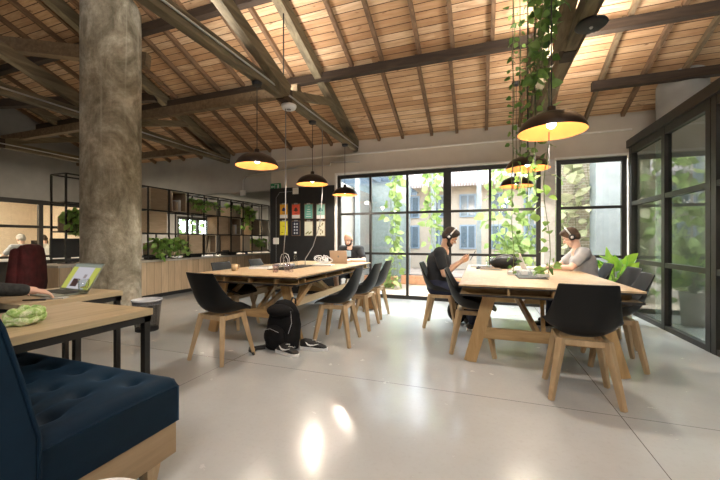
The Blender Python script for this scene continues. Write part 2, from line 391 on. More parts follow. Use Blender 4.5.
# trims: conduit ledge, white reveal, dark baseboards
struct(MB().box(-4.42, XR, YB-.03, YB, 2.885, 2.91).build('trim_1', WHITE), 'thin pale ledge line over the windows')
struct(MB().box(-2.86, -2.82, YB-.03, YB+T, 0, WT+.03).box(-2.86, .985, YB-.03, YB, WT, WT+.035).box(.965, 1.0, YB-.02, YB+.02, 0, WT).build('trim_2', WHITE), 'white reveal around the big window')
struct(MB().box(1.17, 2.24, YB-.03, YB, WT, WT+.03).box(2.195, 2.235, YB-.03, YB+.02, 0, WT).build('trim_3', WHITE), 'white reveal around the narrow window')
struct(MB().box(1.0, 1.17, YB-.05, YB, 0, WT+.0).build('trim_4', plain('pale_grey_post', (.60, .60, .60), .6)), 'pale grey post between the windows')

# windows: each an empty with frame and panes
def window(name, label, xs, zs, y, mull=.045, thick=(), gm=GLASS, depth=.06):
    e = s_empty(name, (0, 0, 0), label); fr = MB(); x0, x1, z0, z1 = xs[0], xs[-1], zs[0], zs[-1]
    for i, x in enumerate(xs):
        w_ = .07 if i in (0, len(xs)-1) or i in thick else mull
        a = x if i == 0 else x-w_ if i == len(xs)-1 else x-w_/2
        fr.box(a, a+w_, y-depth/2, y+depth/2, z0, z1)
    for i, z in enumerate(zs):
        h_ = .07 if i in (0, len(zs)-1) else mull
        a = z if i == 0 else z-h_ if i == len(zs)-1 else z-h_/2
        fr.box(x0+.002, x1-.002, y-depth/2+.004, y+depth/2-.004, a, a+h_)
    fr.build('frame', FRAME, e)
    for i in range(len(xs)-1):
        for j in range(len(zs)-1):
            MB().box(xs[i]+.02, xs[i+1]-.02, y-.003, y+.003, zs[j]+.02, zs[j+1]-.02).build('pane', gm, e)
    return e
ZS = [0.0, .88, 1.685, 2.49]
window('window_1', 'left half of the tall black gridded window', [-2.82, -2.10, -1.35, -.594], ZS, YB+.05)
window('window_2', 'right half of the tall black gridded window behind the vine', [-.594, .152, .965], ZS, YB+.05)
window('window_3', 'narrow black window in the back right corner', [1.20, 2.19], ZS, YB+.05)
window('window_10', 'added black framed window that lights the neighbouring bay', [2.95, 3.85, 4.75, 5.6], [.12, .88, 1.685, 2.50], YB+.05)  # window added so that more light reaches the neighbouring bay
def side_window(name, label, ys, zs, x, gm=GLASSR, door=False):
    e = s_empty(name, (0,0,0), label); fr = MB(); z0, z1 = zs[0], zs[-1]
    for i, y in enumerate(ys):
        w_ = .08; a = y if i == 0 else y-w_ if i == len(ys)-1 else y-w_/2
        fr.box(x-.04, x+.04, a, a+w_, z0, z1)
    for i, z in enumerate(zs):
        h_ = .10 if i == len(zs)-1 else .06; a = z if i == 0 else z-h_ if i == len(zs)-1 else z-h_/2
        fr.box(x-.036, x+.036, ys[0]+.002, ys[-1]-.002, a, a+h_)
    fr.build('frame', FRAME, e)
    for i in range(len(ys)-1):
        for j in range(len(zs)-1):
            MB().box(x-.003, x+.003, ys[i]+.02, ys[i+1]-.02, zs[j]+.02, zs[j+1]-.02).build('pane', gm, e)
    return e
ZR = [0, .827, 1.717, 2.60]
side_window('window_4', 'black gridded glass partition next to the back corner', [4.46, 5.42, 6.47], ZR, XR)
side_window('door_1', 'black framed glass door in the side partition', [3.46, 4.45], [0, .827, 1.717, 2.60], XR)
side_window('window_5', 'black gridded glass partition at the right edge', [-4.9, -3.3, -1.7, .1, 1.7, 3.45], ZR, XR)
struct(MB().box(XR-.07, XR+.07, YF, YB, 2.60, 2.72).build('trim_5', FRAME), 'dark steel beam over the glass partition')
side_window('window_8', 'greenish window seen through the shelving by the counter', [8.6, 9.05, 9.5, 10.1], [1.2, 1.95], XL-.05, GLASS)
lys = [1.2, 2.15, 3.0, 3.95, 4.9, 6.4]
side_window('window_9', 'black framed windows of the lit office on the far left', lys, [.74, 1.45, 2.06], XL-.05, GLASS)
struct(MB().box(XL-T, XL, 1.2, 6.5, 0, .70).build('wall_left_low', plain('dark_panel', (.03, .028, .025), .6)))
struct(MB().box(XL-.12, XL+.25, 1.2, 6.5, .70, .75).build('trim_6', WHITE), 'white sill under the office windows')

f_ = MB(); q_ = lambda y: roofz(y)-.02
for y_ in (-3.0, -1.4): f_.bar((-.85, y_, q_(y_)), (2.85, y_, q_(y_)), .06, .10)
for x_ in (-.85, 1.0, 2.85): f_.bar((x_, -3.0, q_(-3.0)), (x_, -1.4, q_(-1.4)), .06, .10)
struct(f_.build('fill_light_frame', FRAME), 'dark frame added around the roof fill light')  # frame added around the unseen fill light, the roof has no opening here
# round columns
struct(MB().lathe([(.35, 0), (.35, roofz(3.28)+.1)], 40, (-4.84, 3.30, 0)).build('column', CONC, smooth=True), 'massive rough round concrete column left of the long tables', 'column')
struct(MB().lathe([(.28, 0), (.28, roofz(5.9)+.1)], 36, (2.66, 6.02, 0)).build('column', WALLG, smooth=True), 'smooth grey round column behind the glass corner', 'column')

# purlins, rafters, trusses
def beam(name, mat, a, b, w_, h_, label=None):
    return struct(MB().bar(a, b, w_, h_).build(name, mat), label)
for y, x0, x1, lb in ((4.84, -9.5, XE, 'long dark purlin crossing the ceiling above the tables'), (3.60, -9.5, XE, 'second purlin higher up the ceiling'), (5.72, 1.5, XE, 'short dark purlin near the glass corner'), (2.3, -9.5, XE, None), (1.0, -9.5, XE, None)):
    z = roofz(y)-.13
    beam('purlin', BEAMX, (x0, y, z), (x1, y, z), .10, .12, lb)
k = 0
x = -1.9 - .5*15
while x < XE-.2:
    if min(abs(x-t) for t in (-8.8, -5.6, -2.4, .8, 4.0)) > .12:
        dx = .03*math.sin(k*2.3)
        m = MB().bar((x+dx, YB-.02, roofz(YB)-.035), (x+dx, 4.86, roofz(4.86)-.035), .05, .07)
        m.bar((x+dx+.05, 4.84, roofz(4.84)-.035), (x+dx+.05, YR, roofz(YR)-.035), .05, .07)
        struct(m.build('rafter', BEAM if x > 1.4 and k % 2 == 0 else RAFT), 'narrow rafter under the ceiling boards')
    x += .5; k += 1
def truss(x, label):
    e = s_empty('roof_truss', (x, 0, 0), label)
    MB().box(-.05, .05, YF, YB, 2.95, 3.09).build('bottom_chord', BEAMG, e, bevel=.008)
    m = MB(); m.bar((0, YB, roofz(YB)-.09), (0, YR, roofz(YR)-.09), .12, .17); m.bar((0, YR, roofz(YR)-.09), (0, YF, roofz(YF)-.09), .12, .17)
    m.build('top_chord', BEAMG, e)
    sd_ = -.10 if x == .8 else .10
    MB().bar((sd_, 3.72, 3.02), (sd_, YR, 4.2), .10, .15).build('strut', BEAMG, e)
    MB().bar((.0, 3.85, 3.05), (0, 5.3, 3.50), .08, .11).build('strut', BEAMG, e)
    MB().bar((0, YR, 3.0), (0, YR, roofz(YR)-.1), .14, .14).build('king_post', BEAMG, e)
    MB().tube([(0, 3.8, 3.1), (0, 3.8, roofz(3.8)-.1)], .008, 6).build('tie_rod', STEEL, e)
    MB().box(-.055, .055, 3.72, 3.93, 2.94, 3.12).build('joint_plate', BEAMX, e)
    MB().box(*((.052, .14) if x == .8 else (-.22, -.052)), 1.0 if x < -3 else YF+.5, YB-.15, 3.085, 3.105).build('fill_light_housing', BEAMG if x == .8 else WHT, e)  # channel added to house the ceiling fill lights
    MB().tube([(.062, YB-.05, 3.02), (.062, YF+.1, 3.02)], .011, 6).build('conduit', SILV, e)
truss(-2.4, 'weathered timber roof truss above the left table')
truss(-5.6, 'weathered timber roof truss behind the concrete column')
truss(-8.8, 'farthest timber roof truss on the left')
truss(.8, 'weathered timber roof truss above the right table')
truss(4.0, None)
beam('brace', BEAM, (-7.3, 2.95, 4.2), (-4.9, 3.9, 3.95), .14, .2, 'dark timber brace high in the roof on the left')
beam('brace', BEAMX, (-8.8, 3.2, 3.5), (-5.6, 4.6, 3.75), .12, .14)
beam('tie_beam', BEAM, (-9.4, 4.2, 3.25), (-2.4, 4.2, 3.25), .1, .14, 'dark tie beam between the left roof trusses')
beam('tie_beam', BEAM, (-9.4, 5.6, 3.05), (-5.6, 5.6, 3.05), .1, .14, 'lower tie beam on the far left')

# wall conduit and detector
e = thing('wall_conduit', 'grey conduit with boxes running over the wall above the shelving', 'conduit', (0, 0, 0))
P = lambda px, py: (on_y(px, YB-.03), YB-.03, hz(px, py, YB-.03))
MB().tube([P(243, 192), P(243, 181), P(246, 176), P(296, 168), P(296, 166), P(330, 165.5), P(331, 162), P(360, 162)], .014, 8).build('pipe', SILV, e)
MB().tube([P(276.5, 262), P(276.5, 198), P(280, 192.5), P(294, 191.5)], .016, 8).build('pipe', SILV, e)
for a, b, s_ in ((243, 193, .06), (296, 191, .07), (276.5, 241, .07)):
    q = P(a, b); MB().box(q[0]-s_, q[0]+s_, q[1]-.03, q[1]+.02, q[2]-s_, q[2]+s_).build('junction_box', WHITE, e, bevel=.008)
e = thing('ceiling_detector', 'white round detector under the truss above the left table', 'detector', (-2.4, 3.93, 2.935))
MB().lathe([(0, 0), (.10, 0), (.10, -.02), (.085, -.05), (0, -.055)], 24).build('body', WHT, e, smooth=True)
MB().lathe([(.03, -.055), (.03, -.06), (0, -.06)], 12).build('sensor', GREY, e)
e = thing('ceiling_detector', 'black round speaker under the truss among the vines', 'speaker', (.86, 3.30, 2.95))
MB().lathe([(0, 0), (.11, 0), (.12, -.02), (.10, -.035), (0, -.035)], 24).build('body', BLK, e, smooth=True)
MB().ball((0, 0, -.037), .014).build('sensor', WHT, e)

# poster panel
pan = tag(MB().box(-4.42, -2.87, YB-.045, YB-.004, 0, 2.29).build('display_panel', BLACKP), 'black wall panel with two rows of clipboards', 'panel')
cols = [283.7, 295.8, 308.5, 320.6]
spec = [((.80, .42, .03), 'yellow-orange'), ((.72, .10, .05), 'red'), ((.14, .42, .36), 'teal'), ((.30, .55, .48), 'pale teal'),
        ((.85, .78, .05), 'bright yellow'), ((.03, .03, .05), 'black'), ((.72, .74, .62), 'cream'), ((.74, .72, .60), 'beige')]
CLIPB = wood('clipboard', (.16, .10, .06), (.25, .17, .1), 'z')
for r in range(2):
    for c in range(4):
        colr, nm = spec[r*4+c]; x = on_y(cols[c], YB-.06); z1 = hz(cols[c], 203.5+17*r, YB-.06); w2 = .105; h2 = .33
        t = thing('clipboard', 'clipboard with %s sheet, %s row, %s from the left' % (nm, ('upper', 'lower')[r], ('first', 'second', 'third', 'fourth')[c]), 'clipboard', (x, YB-.05, z1-h2), 0, 'clipboards on the black panel')
        MB().box(-w2, w2, -.006, 0, 0, h2).build('board', CLIPB, t)
        sm = plain('sheet_%d' % (r*4+c), colr, .7, var=.04)
        sh = MB().box(-w2+.012, w2-.012, -.009, -.006, .012, h2-.02).build('sheet', sm, t)
        MB().box(-.04, .04, -.018, -.006, h2-.02, h2+.008).build('clip', SILV, t)
        # printed motifs
        pm = MB()
        if r == 0 and c in (0, 1, 3):
            MB().box(-w2+.012, w2-.012, -.0105, -.009, .012, .085).build('print', WHT, sh); pm.ball((0, -.010, .20), (.035, .003, .045)); pm.box(-.03, .03, -.0105, -.009, .115, .125)
            for q in (-.04, .04): pm.box(q-.01, q+.01, -.0105, -.009, .17, .20)
        elif r == 0: 
            for q in range(5): pm.box(-.06+.01*q, .06-.008*q, -.0105, -.009, .05+.05*q, .062+.05*q)
        elif c == 0: pm.box(-.06, -.01, -.0105, -.009, .06, .075).box(-.03, .05, -.0105, -.009, .2, .21)
        elif c == 1:
            for q in range(4):
                pm.ball((-.03, -.010, .06+.065*q), (.018, .002, .022)); pm.ball((.03, -.010, .06+.065*q), (.018, .002, .022))
        elif c == 2:
            for q in range(8): pm.ball((-.06+.018*q, -.010, .05+.012*(q % 4)), (.013, .002, .018))
        else:
            for q in range(9): pm.ball((.05*math.sin(q), -.010, .05+.027*q), (.014, .002, .018))
        pm.build('print', [plain('ink_blue', (.02, .03, .12), .7), plain('ink_dark', (.10, .05, .03), .7), WHT, plain('ink_teal', (.03, .2, .18), .7), plain('ink_ochre', (.4, .3, .02), .7), plain('ink_silver', (.6, .65, .7), .7), plain('ink_olive', (.25, .26, .10), .7), plain('ink_brown', (.22, .18, .08), .7)][r*4+c], sh)
# exit sign
sx = on_y(274.8, YB-.06); sz = hz(274.8, 190, YB-.06)
t = thing('exit_sign', 'green exit sign with white arrow and running figure', 'sign', (sx, YB-.012, sz))
GRN = plain('sign_green', (.015, .22, .08), .4, var=.05)
MB().box(-.13, .13, -.02, 0, 0, .15).build('board', GRN, t)
s = MB(); s.box(-.105, -.03, -.023, -.02, .067, .083)
s.add([(-.115, -.022, .075), (-.085, -.022, .105), (-.085, -.022, .045)], [(0, 2, 1)]); 
s.box(-.02, -.014, -.023, -.02, .02, .13).box(.045, .051, -.023, -.02, .02, .13).box(-.02, .051, -.023, -.02, .125, .131)
s.build('arrow', WHT, t)
s = MB(); s.ball((.075, -.022, .118), (.011, .002, .011)); s.bar((.078, -.022, .105), (.070, -.022, .065), .004, .018, up=(1,0,0)); s.bar((.07, -.022, .065), (.095, -.022, .03), .004, .01, up=(1,0,0)); s.bar((.07, -.022, .065), (.05, -.022, .03), .004, .01, up=(1,0,0)); s.bar((.076, -.022, .098), (.10, -.022, .085), .004, .008, up=(1,0,0)); s.bar((.076, -.022, .098), (.058, -.022, .08), .004, .008, up=(1,0,0))
s.build('running_figure', WHT, t)

# ---------------------------------------------------------------- foliage helpers
def leaf(m, p, d, size, fold=.25, wid=.42):
    d = Vector(d).normalized(); q = Vector((rnd.uniform(-1,1), rnd.uniform(-1,1), rnd.uniform(-.3,1)))
    s_ = d.cross(q); s_ = s_.normalized() if s_.length > 1e-6 else Vector((1,0,0)); n = s_.cross(d); p = Vector(p)
    dr = -n*.12*size
    c = [p, p+d*size*.5+dr*.2, p+d*size+dr*1.6]
    L = [p+d*size*.06+s_*size*wid*.55+n*fold*size*.2, p+d*size*.38+s_*size*wid+n*fold*size*.3, p+d*size*.75+s_*size*wid*.55+n*fold*size*.1+dr]
    R = [p+d*size*.06-s_*size*wid*.55+n*fold*size*.2, p+d*size*.38-s_*size*wid+n*fold*size*.3, p+d*size*.75-s_*size*wid*.55+n*fold*size*.1+dr]
    m.add(c+L+R, [(0,1,4,3), (1,2,5,4), (0,6,7,1), (1,7,8,2)])
def vine(name, label, paths, lsize, step, mat=POTHOS, spread=.07, cat='plant', group=None, loc=(0,0,0), parent=None):
    t = parent or thing(name, label, cat, loc, 0, group); st = MB(); lf = MB()
    for pts in paths:
        pts = [Vector(p) for p in pts]; st.tube(pts, .004, 5)
        for a, b in zip(pts, pts[1:]):
            n = max(1, int((b-a).length/step))
            for i in range(n):
                p = a.lerp(b, (i+rnd.random())/n)
                th = rnd.uniform(0, 2*PI); d = Vector((math.cos(th), math.sin(th), rnd.uniform(-1.1, .3)))
                q = p + Vector((math.cos(th), math.sin(th), 0))*rnd.uniform(.2, 1)*spread
                st.tube([p, q], .0018, 3, False); leaf(lf, q, d, lsize*rnd.uniform(.7, 1.25))
    st.build('stem', STEM, t); lf.build('foliage', mat, t, smooth=True); return t


# ---------------------------------------------------------------- outdoors
struct(MB().box(-14, 12, YB+T, 22, -.12, -.02).build('courtyard_ground', plain('courtyard_paving', (.36, .29, .23), .9, var=.15, scale=2)), 'pale sunlit courtyard paving')
t = thing('courtyard_building', 'beige building with grey-blue windows and tiled roof across the courtyard', 'building', (0, 14, 0))
MB().box(-9, 9, 0, 3, 0, 3.3).build('wall', plain('sun_plaster', (.40, .33, .25), .9, var=.1, scale=1.5), t)
MB().add([(-9.3, -.6, 3.2), (9.3, -.6, 3.2), (9.3, 2.9, 5.2), (-9.3, 2.9, 5.2), (-9.3, -.6, 3.32), (9.3, -.6, 3.32), (9.3, 2.9, 5.32), (-9.3, 2.9, 5.32)], [(3,2,1,0), (4,5,6,7), (0,1,5,4), (2,3,7,6), (1,2,6,5), (3,0,4,7)]).build('roof', m_tiles(), t)
WB = plain('blue_grey_shutter', (.20, .26, .31), .5)
for x in (-6.2, -4.6, -3.0, -1.9, -.8, .35, 1.5, 2.65, 4.2):
    for z0, z1 in ((.8, 1.75), (2.05, 2.95)):
        f = MB().box(x, x+.62, -.05, .02, z0, z1).build('window', WB, t)
        MB().box(x+.06, x+.28, -.07, -.05, z0+.06, z1-.06).box(x+.34, x+.56, -.07, -.05, z0+.06, z1-.06).build('pane', plain('dark_glass', (.10, .13, .15), .1), f)
t = thing('glass_canopy', 'steel and glass canopy in the courtyard behind the left panes', 'canopy', (-2.6, 7.4, 0))
PAINT = plain('grey_blue_paint', (.24, .28, .31), .5)
m = MB()
for x in (-1.9, -.2): 
    for y in (.3, 2.6, 4.9): m.box(x-.05, x+.05, y-.05, y+.05, 0, 2.9)
m.build('post', PAINT, t)
m = MB()
for i in range(6): m.bar((-2.6, .2+i, 3.25), (.35, .2+i, 2.85), .06, .1)
m.box(-.25, -.15, .1, 5.3, 2.8, 2.95).box(-1.95, -1.85, .1, 5.3, 2.9, 3.1); m.build('beam', PAINT, t)
MB().add([(-2.6, 0, 3.31), (.4, 0, 2.9), (.4, 5.4, 2.9), (-2.6, 5.4, 3.31), (-2.6, 0, 3.33), (.4, 0, 2.92), (.4, 5.4, 2.92), (-2.6, 5.4, 3.33)], [(3,2,1,0), (4,5,6,7), (0,1,5,4), (1,2,6,5), (2,3,7,6), (3,0,4,7)]).build('roof_panel', m_glass('canopy_glass', 1.5, (.72, .78, .82)), t)
t = thing('glass_pavilion', 'pale glazed pavilion wall behind the leftmost panes', 'building', (-4.6, 9.2, 0))
m = MB()
for i in range(6): m.box(i*.55-.03, i*.55+.03, -.03, .03, 0, 2.75)
for z in (0, .9, 1.8, 2.7): m.box(0, 2.78, -.025, .025, z, z+.06)
m.build('frame', PAINT, t); MB().box(.02, 2.74, -.005, .005, .02, 2.7).build('pane', plain('pale_pane', (.25, .31, .33), .15), t)
struct(MB().box(1.25, 3.6, 8.45, 8.65, -.02, 3.6).build('garden_wall', m_brick()), 'old brick garden wall behind the narrow window')
struct(MB().box(2.06, 2.48, 7.6, 8.0, -.02, 3.6).build('outdoor_pillar', plain('blue_grey_render', (.16, .185, .20), .85, var=.12, scale=5)), 'pale blue-grey pillar outside the narrow window', 'pillar')
t = thing('steel_post', 'thin grey-blue steel post standing in the courtyard', 'post', (-.05, 9.6, 0), 0, 'courtyard posts')
MB().box(-.06, .06, -.06, .06, 0, 4.0).build('shaft', PAINT, t); MB().box(-.12, .12, -.12, .12, 0, .04).build('base_plate', PAINT, t)
dup(t, (1.2, 9.6, 0), 0, 'grey-blue steel post behind the vine curtain'); dup(t, (-1.25, 9.6, 0), 0, 'grey-blue steel post behind the seated man with the phone')
struct(MB().box(-1.3, 1.3, 9.57, 9.63, 1.9, 1.96).build('courtyard_rail', PAINT))
def zig(x, y, z0, z1, n=7, w=.12): return [(x+rnd.uniform(-w, w), y+rnd.uniform(-w, w), z1+(z0-z1)*i/n) for i in range(n+1)]
vine('climbing_vine', 'bright climbing vine outside the third pane column', [zig(-1.95, 7.95, 0, 3.4, 8, .10) for _ in range(3)], .17, .055, OUTLEAF, .16, 'vine')
vine('climbing_vine', 'vine hanging outside left of the phone user', [zig(-1.02, 7.9, z_, 3.6, 6, .12) for z_ in (0, 1.3, 1.4)], .17, .06, OUTLEAF, .18, 'vine')
vine('climbing_vine', 'big leafy vine mass outside behind the hanging lamps', [zig(.30+.17*i, 7.95+rnd.uniform(-.15, .15), .9*rnd.random()*(i % 2), 3.5, 7, .15) for i in range(7)], .19, .07, OUTLEAF, .2, 'vine')
vine('wall_vine', 'pale leaved creeper on the brick wall outside the narrow window', [zig(1.48+.15*i, 8.15, .1, 3.3, 6, .16) for i in range(5)], .24, .13, PALELEAF, .12, 'vine')
vine('wall_vine', 'green creeper on the garden wall right of the pillar', [zig(2.62+.22*i, 8.2, .1, 3.3, 6, .12) for i in range(4)], .2, .1, OUTLEAF, .15, 'vine')
t = thing('garden_shrub', 'grassy green shrub outside above the black bag', 'shrub', (.70, 8.5, 0))
lf = MB()
for i in range(150):
    th = rnd.uniform(0, 2*PI); e_ = rnd.uniform(.3, 1.4); leaf(lf, (rnd.uniform(-.15, .15), rnd.uniform(-.1, .1), .5+rnd.uniform(0, .5)), (math.cos(th)*math.cos(e_), math.sin(th)*math.cos(e_), math.sin(e_)), rnd.uniform(.3, .55), .1, .09)
lf.build('foliage', OUTLEAF, t); MB().tube([(0,0,0), (0,0,.7)], .05).build('trunk', TWIG, t)
TERRA = plain('terracotta', (.55, .28, .16), .8)
t = thing('terracotta_planter', 'long terracotta planter on the courtyard ground', 'planter', (-1.55, 9.0, -.02), 0, 'courtyard planters')
MB().box(-.45, .45, -.15, .15, 0, .24).build('trough', TERRA, t, bevel=.02); MB().box(-.42, .42, -.12, .12, .22, .245).build('soil', plain('soil', (.05, .03, .02), .9), t)
dup(t, (-.45, 8.8, -.02), .2, 'second terracotta planter behind the phone user'); dup(t, (-2.5, 8.6, -.02), -.1, 'terracotta planter at the left by the canopy post')
# planting outside the neighbouring bay
vine('wall_vine', 'hedge of climbing leaves outside the small annex windows', [[(-10.6+rnd.uniform(-.2,.2), 8.2+.22*i, .0), (-10.6+rnd.uniform(-.2,.2), 8.25+.22*i, 1.3), (-10.5, 8.2+.22*i, 2.3)] for i in range(12)], .2, .08, OUTLEAF, .2, 'vine')
vine('wall_vine', 'dense leafy creeper outside the neighbouring bay window', [zig(3.6+.24*i, 7.9, .1, 3.0, 6, .15) for i in range(9)], .2, .075, OUTLEAF, .18, 'vine')

# ---------------------------------------------------------------- pendant lamps
def pendant(loc, top, label, power, col=(1, .84, .62)):
    t = thing('pendant_lamp', label, 'lamp', loc, 0, 'dome pendant lamps over the tables'); r = .235
    outer = [(r, 0), (r*.985, .025), (r*.9, .065), (r*.72, .105), (r*.45, .135), (r*.2, .15), (.03, .155), (.03, .19), (.012, .20)]
    MB().lathe(outer, 48).build('lamp_shade', LAMPM, t, smooth=True)
    MB().lathe([(r-.002, .001), (r*.96, .022), (r*.87, .058), (r*.69, .095), (r*.42, .125), (.02, .143)], 48).build('lining', GOLD, t, smooth=True)
    MB().ball((0, 0, .062), .032, 16, 10).build('bulb', BULB, t, smooth=True)
    MB().lathe([(.018, .085), (.018, .145)], 12).build('socket', BLK, t)
    MB().tube([(0, 0, .19), (0, 0, top-loc[2])], .0045, 6).build('cord', BLK, t)
    MB().lathe([(0, 0), (.06, 0), (.05, -.035), (0, -.04)], 20, (0, 0, top-loc[2])).build('canopy', BLK, t)
    d = bpy.data.lights.new('bulb_light', 'POINT'); d.energy = power; d.color = col; d.shadow_soft_size = .03
    o = bpy.data.objects.new('bulb_light', d); COL.objects.link(o); o.parent = t; o.location = (0, 0, .015)
    d = bpy.data.lights.new('bulb_beam', 'SPOT'); d.energy = power*10; d.color = (1, .9, .76); d.spot_size = math.radians(174); d.spot_blend = .25; d.shadow_soft_size = .05
    o = bpy.data.objects.new('bulb_beam', d); COL.objects.link(o); o.parent = t; o.location = (0, 0, -.005)
    return t
LZ = 1.99
pendant((-2.40, 3.25, LZ), 2.94, 'large dark dome lamp nearest the camera over the left table', 2.4)
pendant((-2.40, 4.60, LZ), 2.94, 'dark dome lamp in the middle of the left table', 2.4)
pendant((-2.40, 5.90, LZ), 2.94, 'smallest dark dome lamp in front of the big window', 2.4)
pendant((.50, 2.90, LZ-.03), roofz(2.9)-.0, 'nearest dark dome lamp with gold inside over the right table', 2.4)
pendant((.50, 4.30, LZ-.03), roofz(4.3)-.0, 'middle dark dome lamp of the right row', 2.4)
pendant((.50, 5.62, LZ-.03), roofz(5.62)-.0, 'farthest dark dome lamp of the right row', 2.4)

# hanging vines and their wires
wires = []
for px, y in ((513, 4.0), (528, 3.6), (535, 3.3), (549, 3.1), (520, 4.4)):
    x = on_y(px, y); wires.append((x, y))
t = thing('hanging_vine', 'long green vines hanging from the roof around the right pendants', 'vine', (0, 0, 0))
paths = []
zlow = [.78, 1.5, 1.6, .80, 1.75]
for (x, y), zl in zip(wires, zlow):
    zt = min(roofz(y)-.05, 3.9)
    paths.append([(x+rnd.uniform(-.02, .02), y+rnd.uniform(-.02, .02), zt+(zl-zt)*i/12) for i in range(13)])
xa = on_y(568, 3.0)
def cl(y0, n, ztop, zbot, sp): return [[(xa-.05+rnd.uniform(-sp, sp)-.12*i/6*1.0, y0+rnd.uniform(-.15, .35), ztop+(zbot-ztop)*i/6) for i in range(7)] for _ in range(n)]
dense = cl(3.1, 6, 3.55, 2.45, .10)
vine('', '', paths[:3]+paths[4:], .062, .045, POTHOS, .05, parent=t)
t2 = thing('hanging_vine', 'dense cluster of leaves hanging off the truss above the nearest right lamp', 'vine', (0, 0, 0))
vine('', '', dense, .085, .06, POTHOS, .07, parent=t2)
t3 = thing('hanging_vine', 'single long vine trailing down onto the right table beside the white laptop', 'vine', (0, 0, 0))
xv = on_y(547, 4.05)
vine('', '', [[(xv+.03*math.sin(i*.9), 4.05+.02*math.cos(i), 2.75-1.95*i/10) for i in range(11)]], .105, .05, VINEL, .07, parent=t3)
vine('', '', [[(xv-.02+.05*math.sin(i*1.7), 4.02, .90-.13*i/4) for i in range(4)] for _ in range(3)], .08, .03, VINEL, .06, parent=t3)
wm = MB()
for x, y in wires: wm.tube([(x, y, zlow[0] if 0 else 1.7), (x, y, roofz(y)-.02)], .004, 5)
tag(wm.build('hanging_wires', BLK), 'thin black wires that carry the hanging vines', 'wire')
t = thing('hanging_vine', 'leafy sprig above the right vine cluster at the top edge', 'vine', (0, 0, 0))
vine('', '', [[(on_y(614, 3.0), 3.0, 3.5), (on_y(612, 3.0)+.02, 3.0, 3.3), (on_y(611, 3.0), 3.02, 3.08)] for _ in range(2)], .10, .06, POTHOS, .05, parent=t)

# ---------------------------------------------------------------- work tables
def table(loc, W, L, label, rails):
    t = thing('work_table', label, 'table', loc, 0, 'long plywood work tables')
    ov = .0
    MB().box(0, W, 0, L, .735, .75).build('tabletop', OSB, t)
    MB().box(-.002, W+.002, -.002, L+.002, .722, .735).build('edge_band', BLK, t)
    MB().box(.01, W-.01, .01, L-.01, .648, .662).build('lower_board', PINEX, t); MB().box(.004, W-.004, .004, .01, .646, .664).box(.004, .01, .01, L-.01, .646, .664).box(W-.01, W-.004, .01, L-.01, .646, .664).build('edge_band', BLK, t)
    m = MB()
    for f in (.30, .55, .80): m.box(W*f-.01, W*f+.01, .02, L-.02, .662, .722)
    for g in [.22+.55*i for i in range(int((L-.3)/.55)+1)]: m.box(.02, W*.30, g, g+.02, .662, .722).box(W*.80, W-.02, g, g+.02, .662, .722)
    m.box(.06, W-.06, .14, .16, .662, .722).box(.06, W-.06, L-.16, L-.14, .662, .722)
    m.build('divider', PINEX, t)
    for y in (.20, L-.24):
        s_ = 1 if y < 1 else -1
        MB().bar((.09, y, 0), (.27, y, .648), .11, .045, up=(0, 1, 0)).build('leg', PINE, t)
        MB().bar((W-.09, y, 0), (W-.27, y, .648), .11, .045, up=(0, 1, 0)).build('leg', PINE, t)
        MB().box(.17, W-.17, y+.024*s_, y+.024*s_+.04, .22, .32).build('stretcher', PINEX, t, bevel=.004)
        MB().bar((W*.5, y+.06*s_, .26), (W*.36, y+.95*s_, .648), .035, .06).build('brace', PINE, t)
        MB().bar((W*.5+.03, y+.06*s_, .26), (W*.60, y+.95*s_, .648), .035, .06).build('brace', PINE, t)
    if rails:
        for x in (.19, W-.23): MB().box(x, x+.035, .24, L-.2, .36, .44).build('side_rail', OAKY, t)
        for x in (.2, W-.2): MB().bar((x+.02, .3, .4), (x+.02, .75, .648), .03, .06).build('brace', PINE, t)
    # sunken cable tray
    c = MB().box(W*.40, W*.60, L*.26, L*.62, .7505, .756).build('cable_tray', BLK, t)
    MB().box(W*.41, W*.59, L*.27, L*.61, .756, .758).build('tray_mat', STEEL, c)
    return t
table((-3.28, 3.22, 0), 1.41, 2.60, 'long plywood trestle table on the left with backpack at its foot', True)
table((-.19, 3.20, 0), 1.39, 2.55, 'long plywood trestle table on the right under the vines', False)

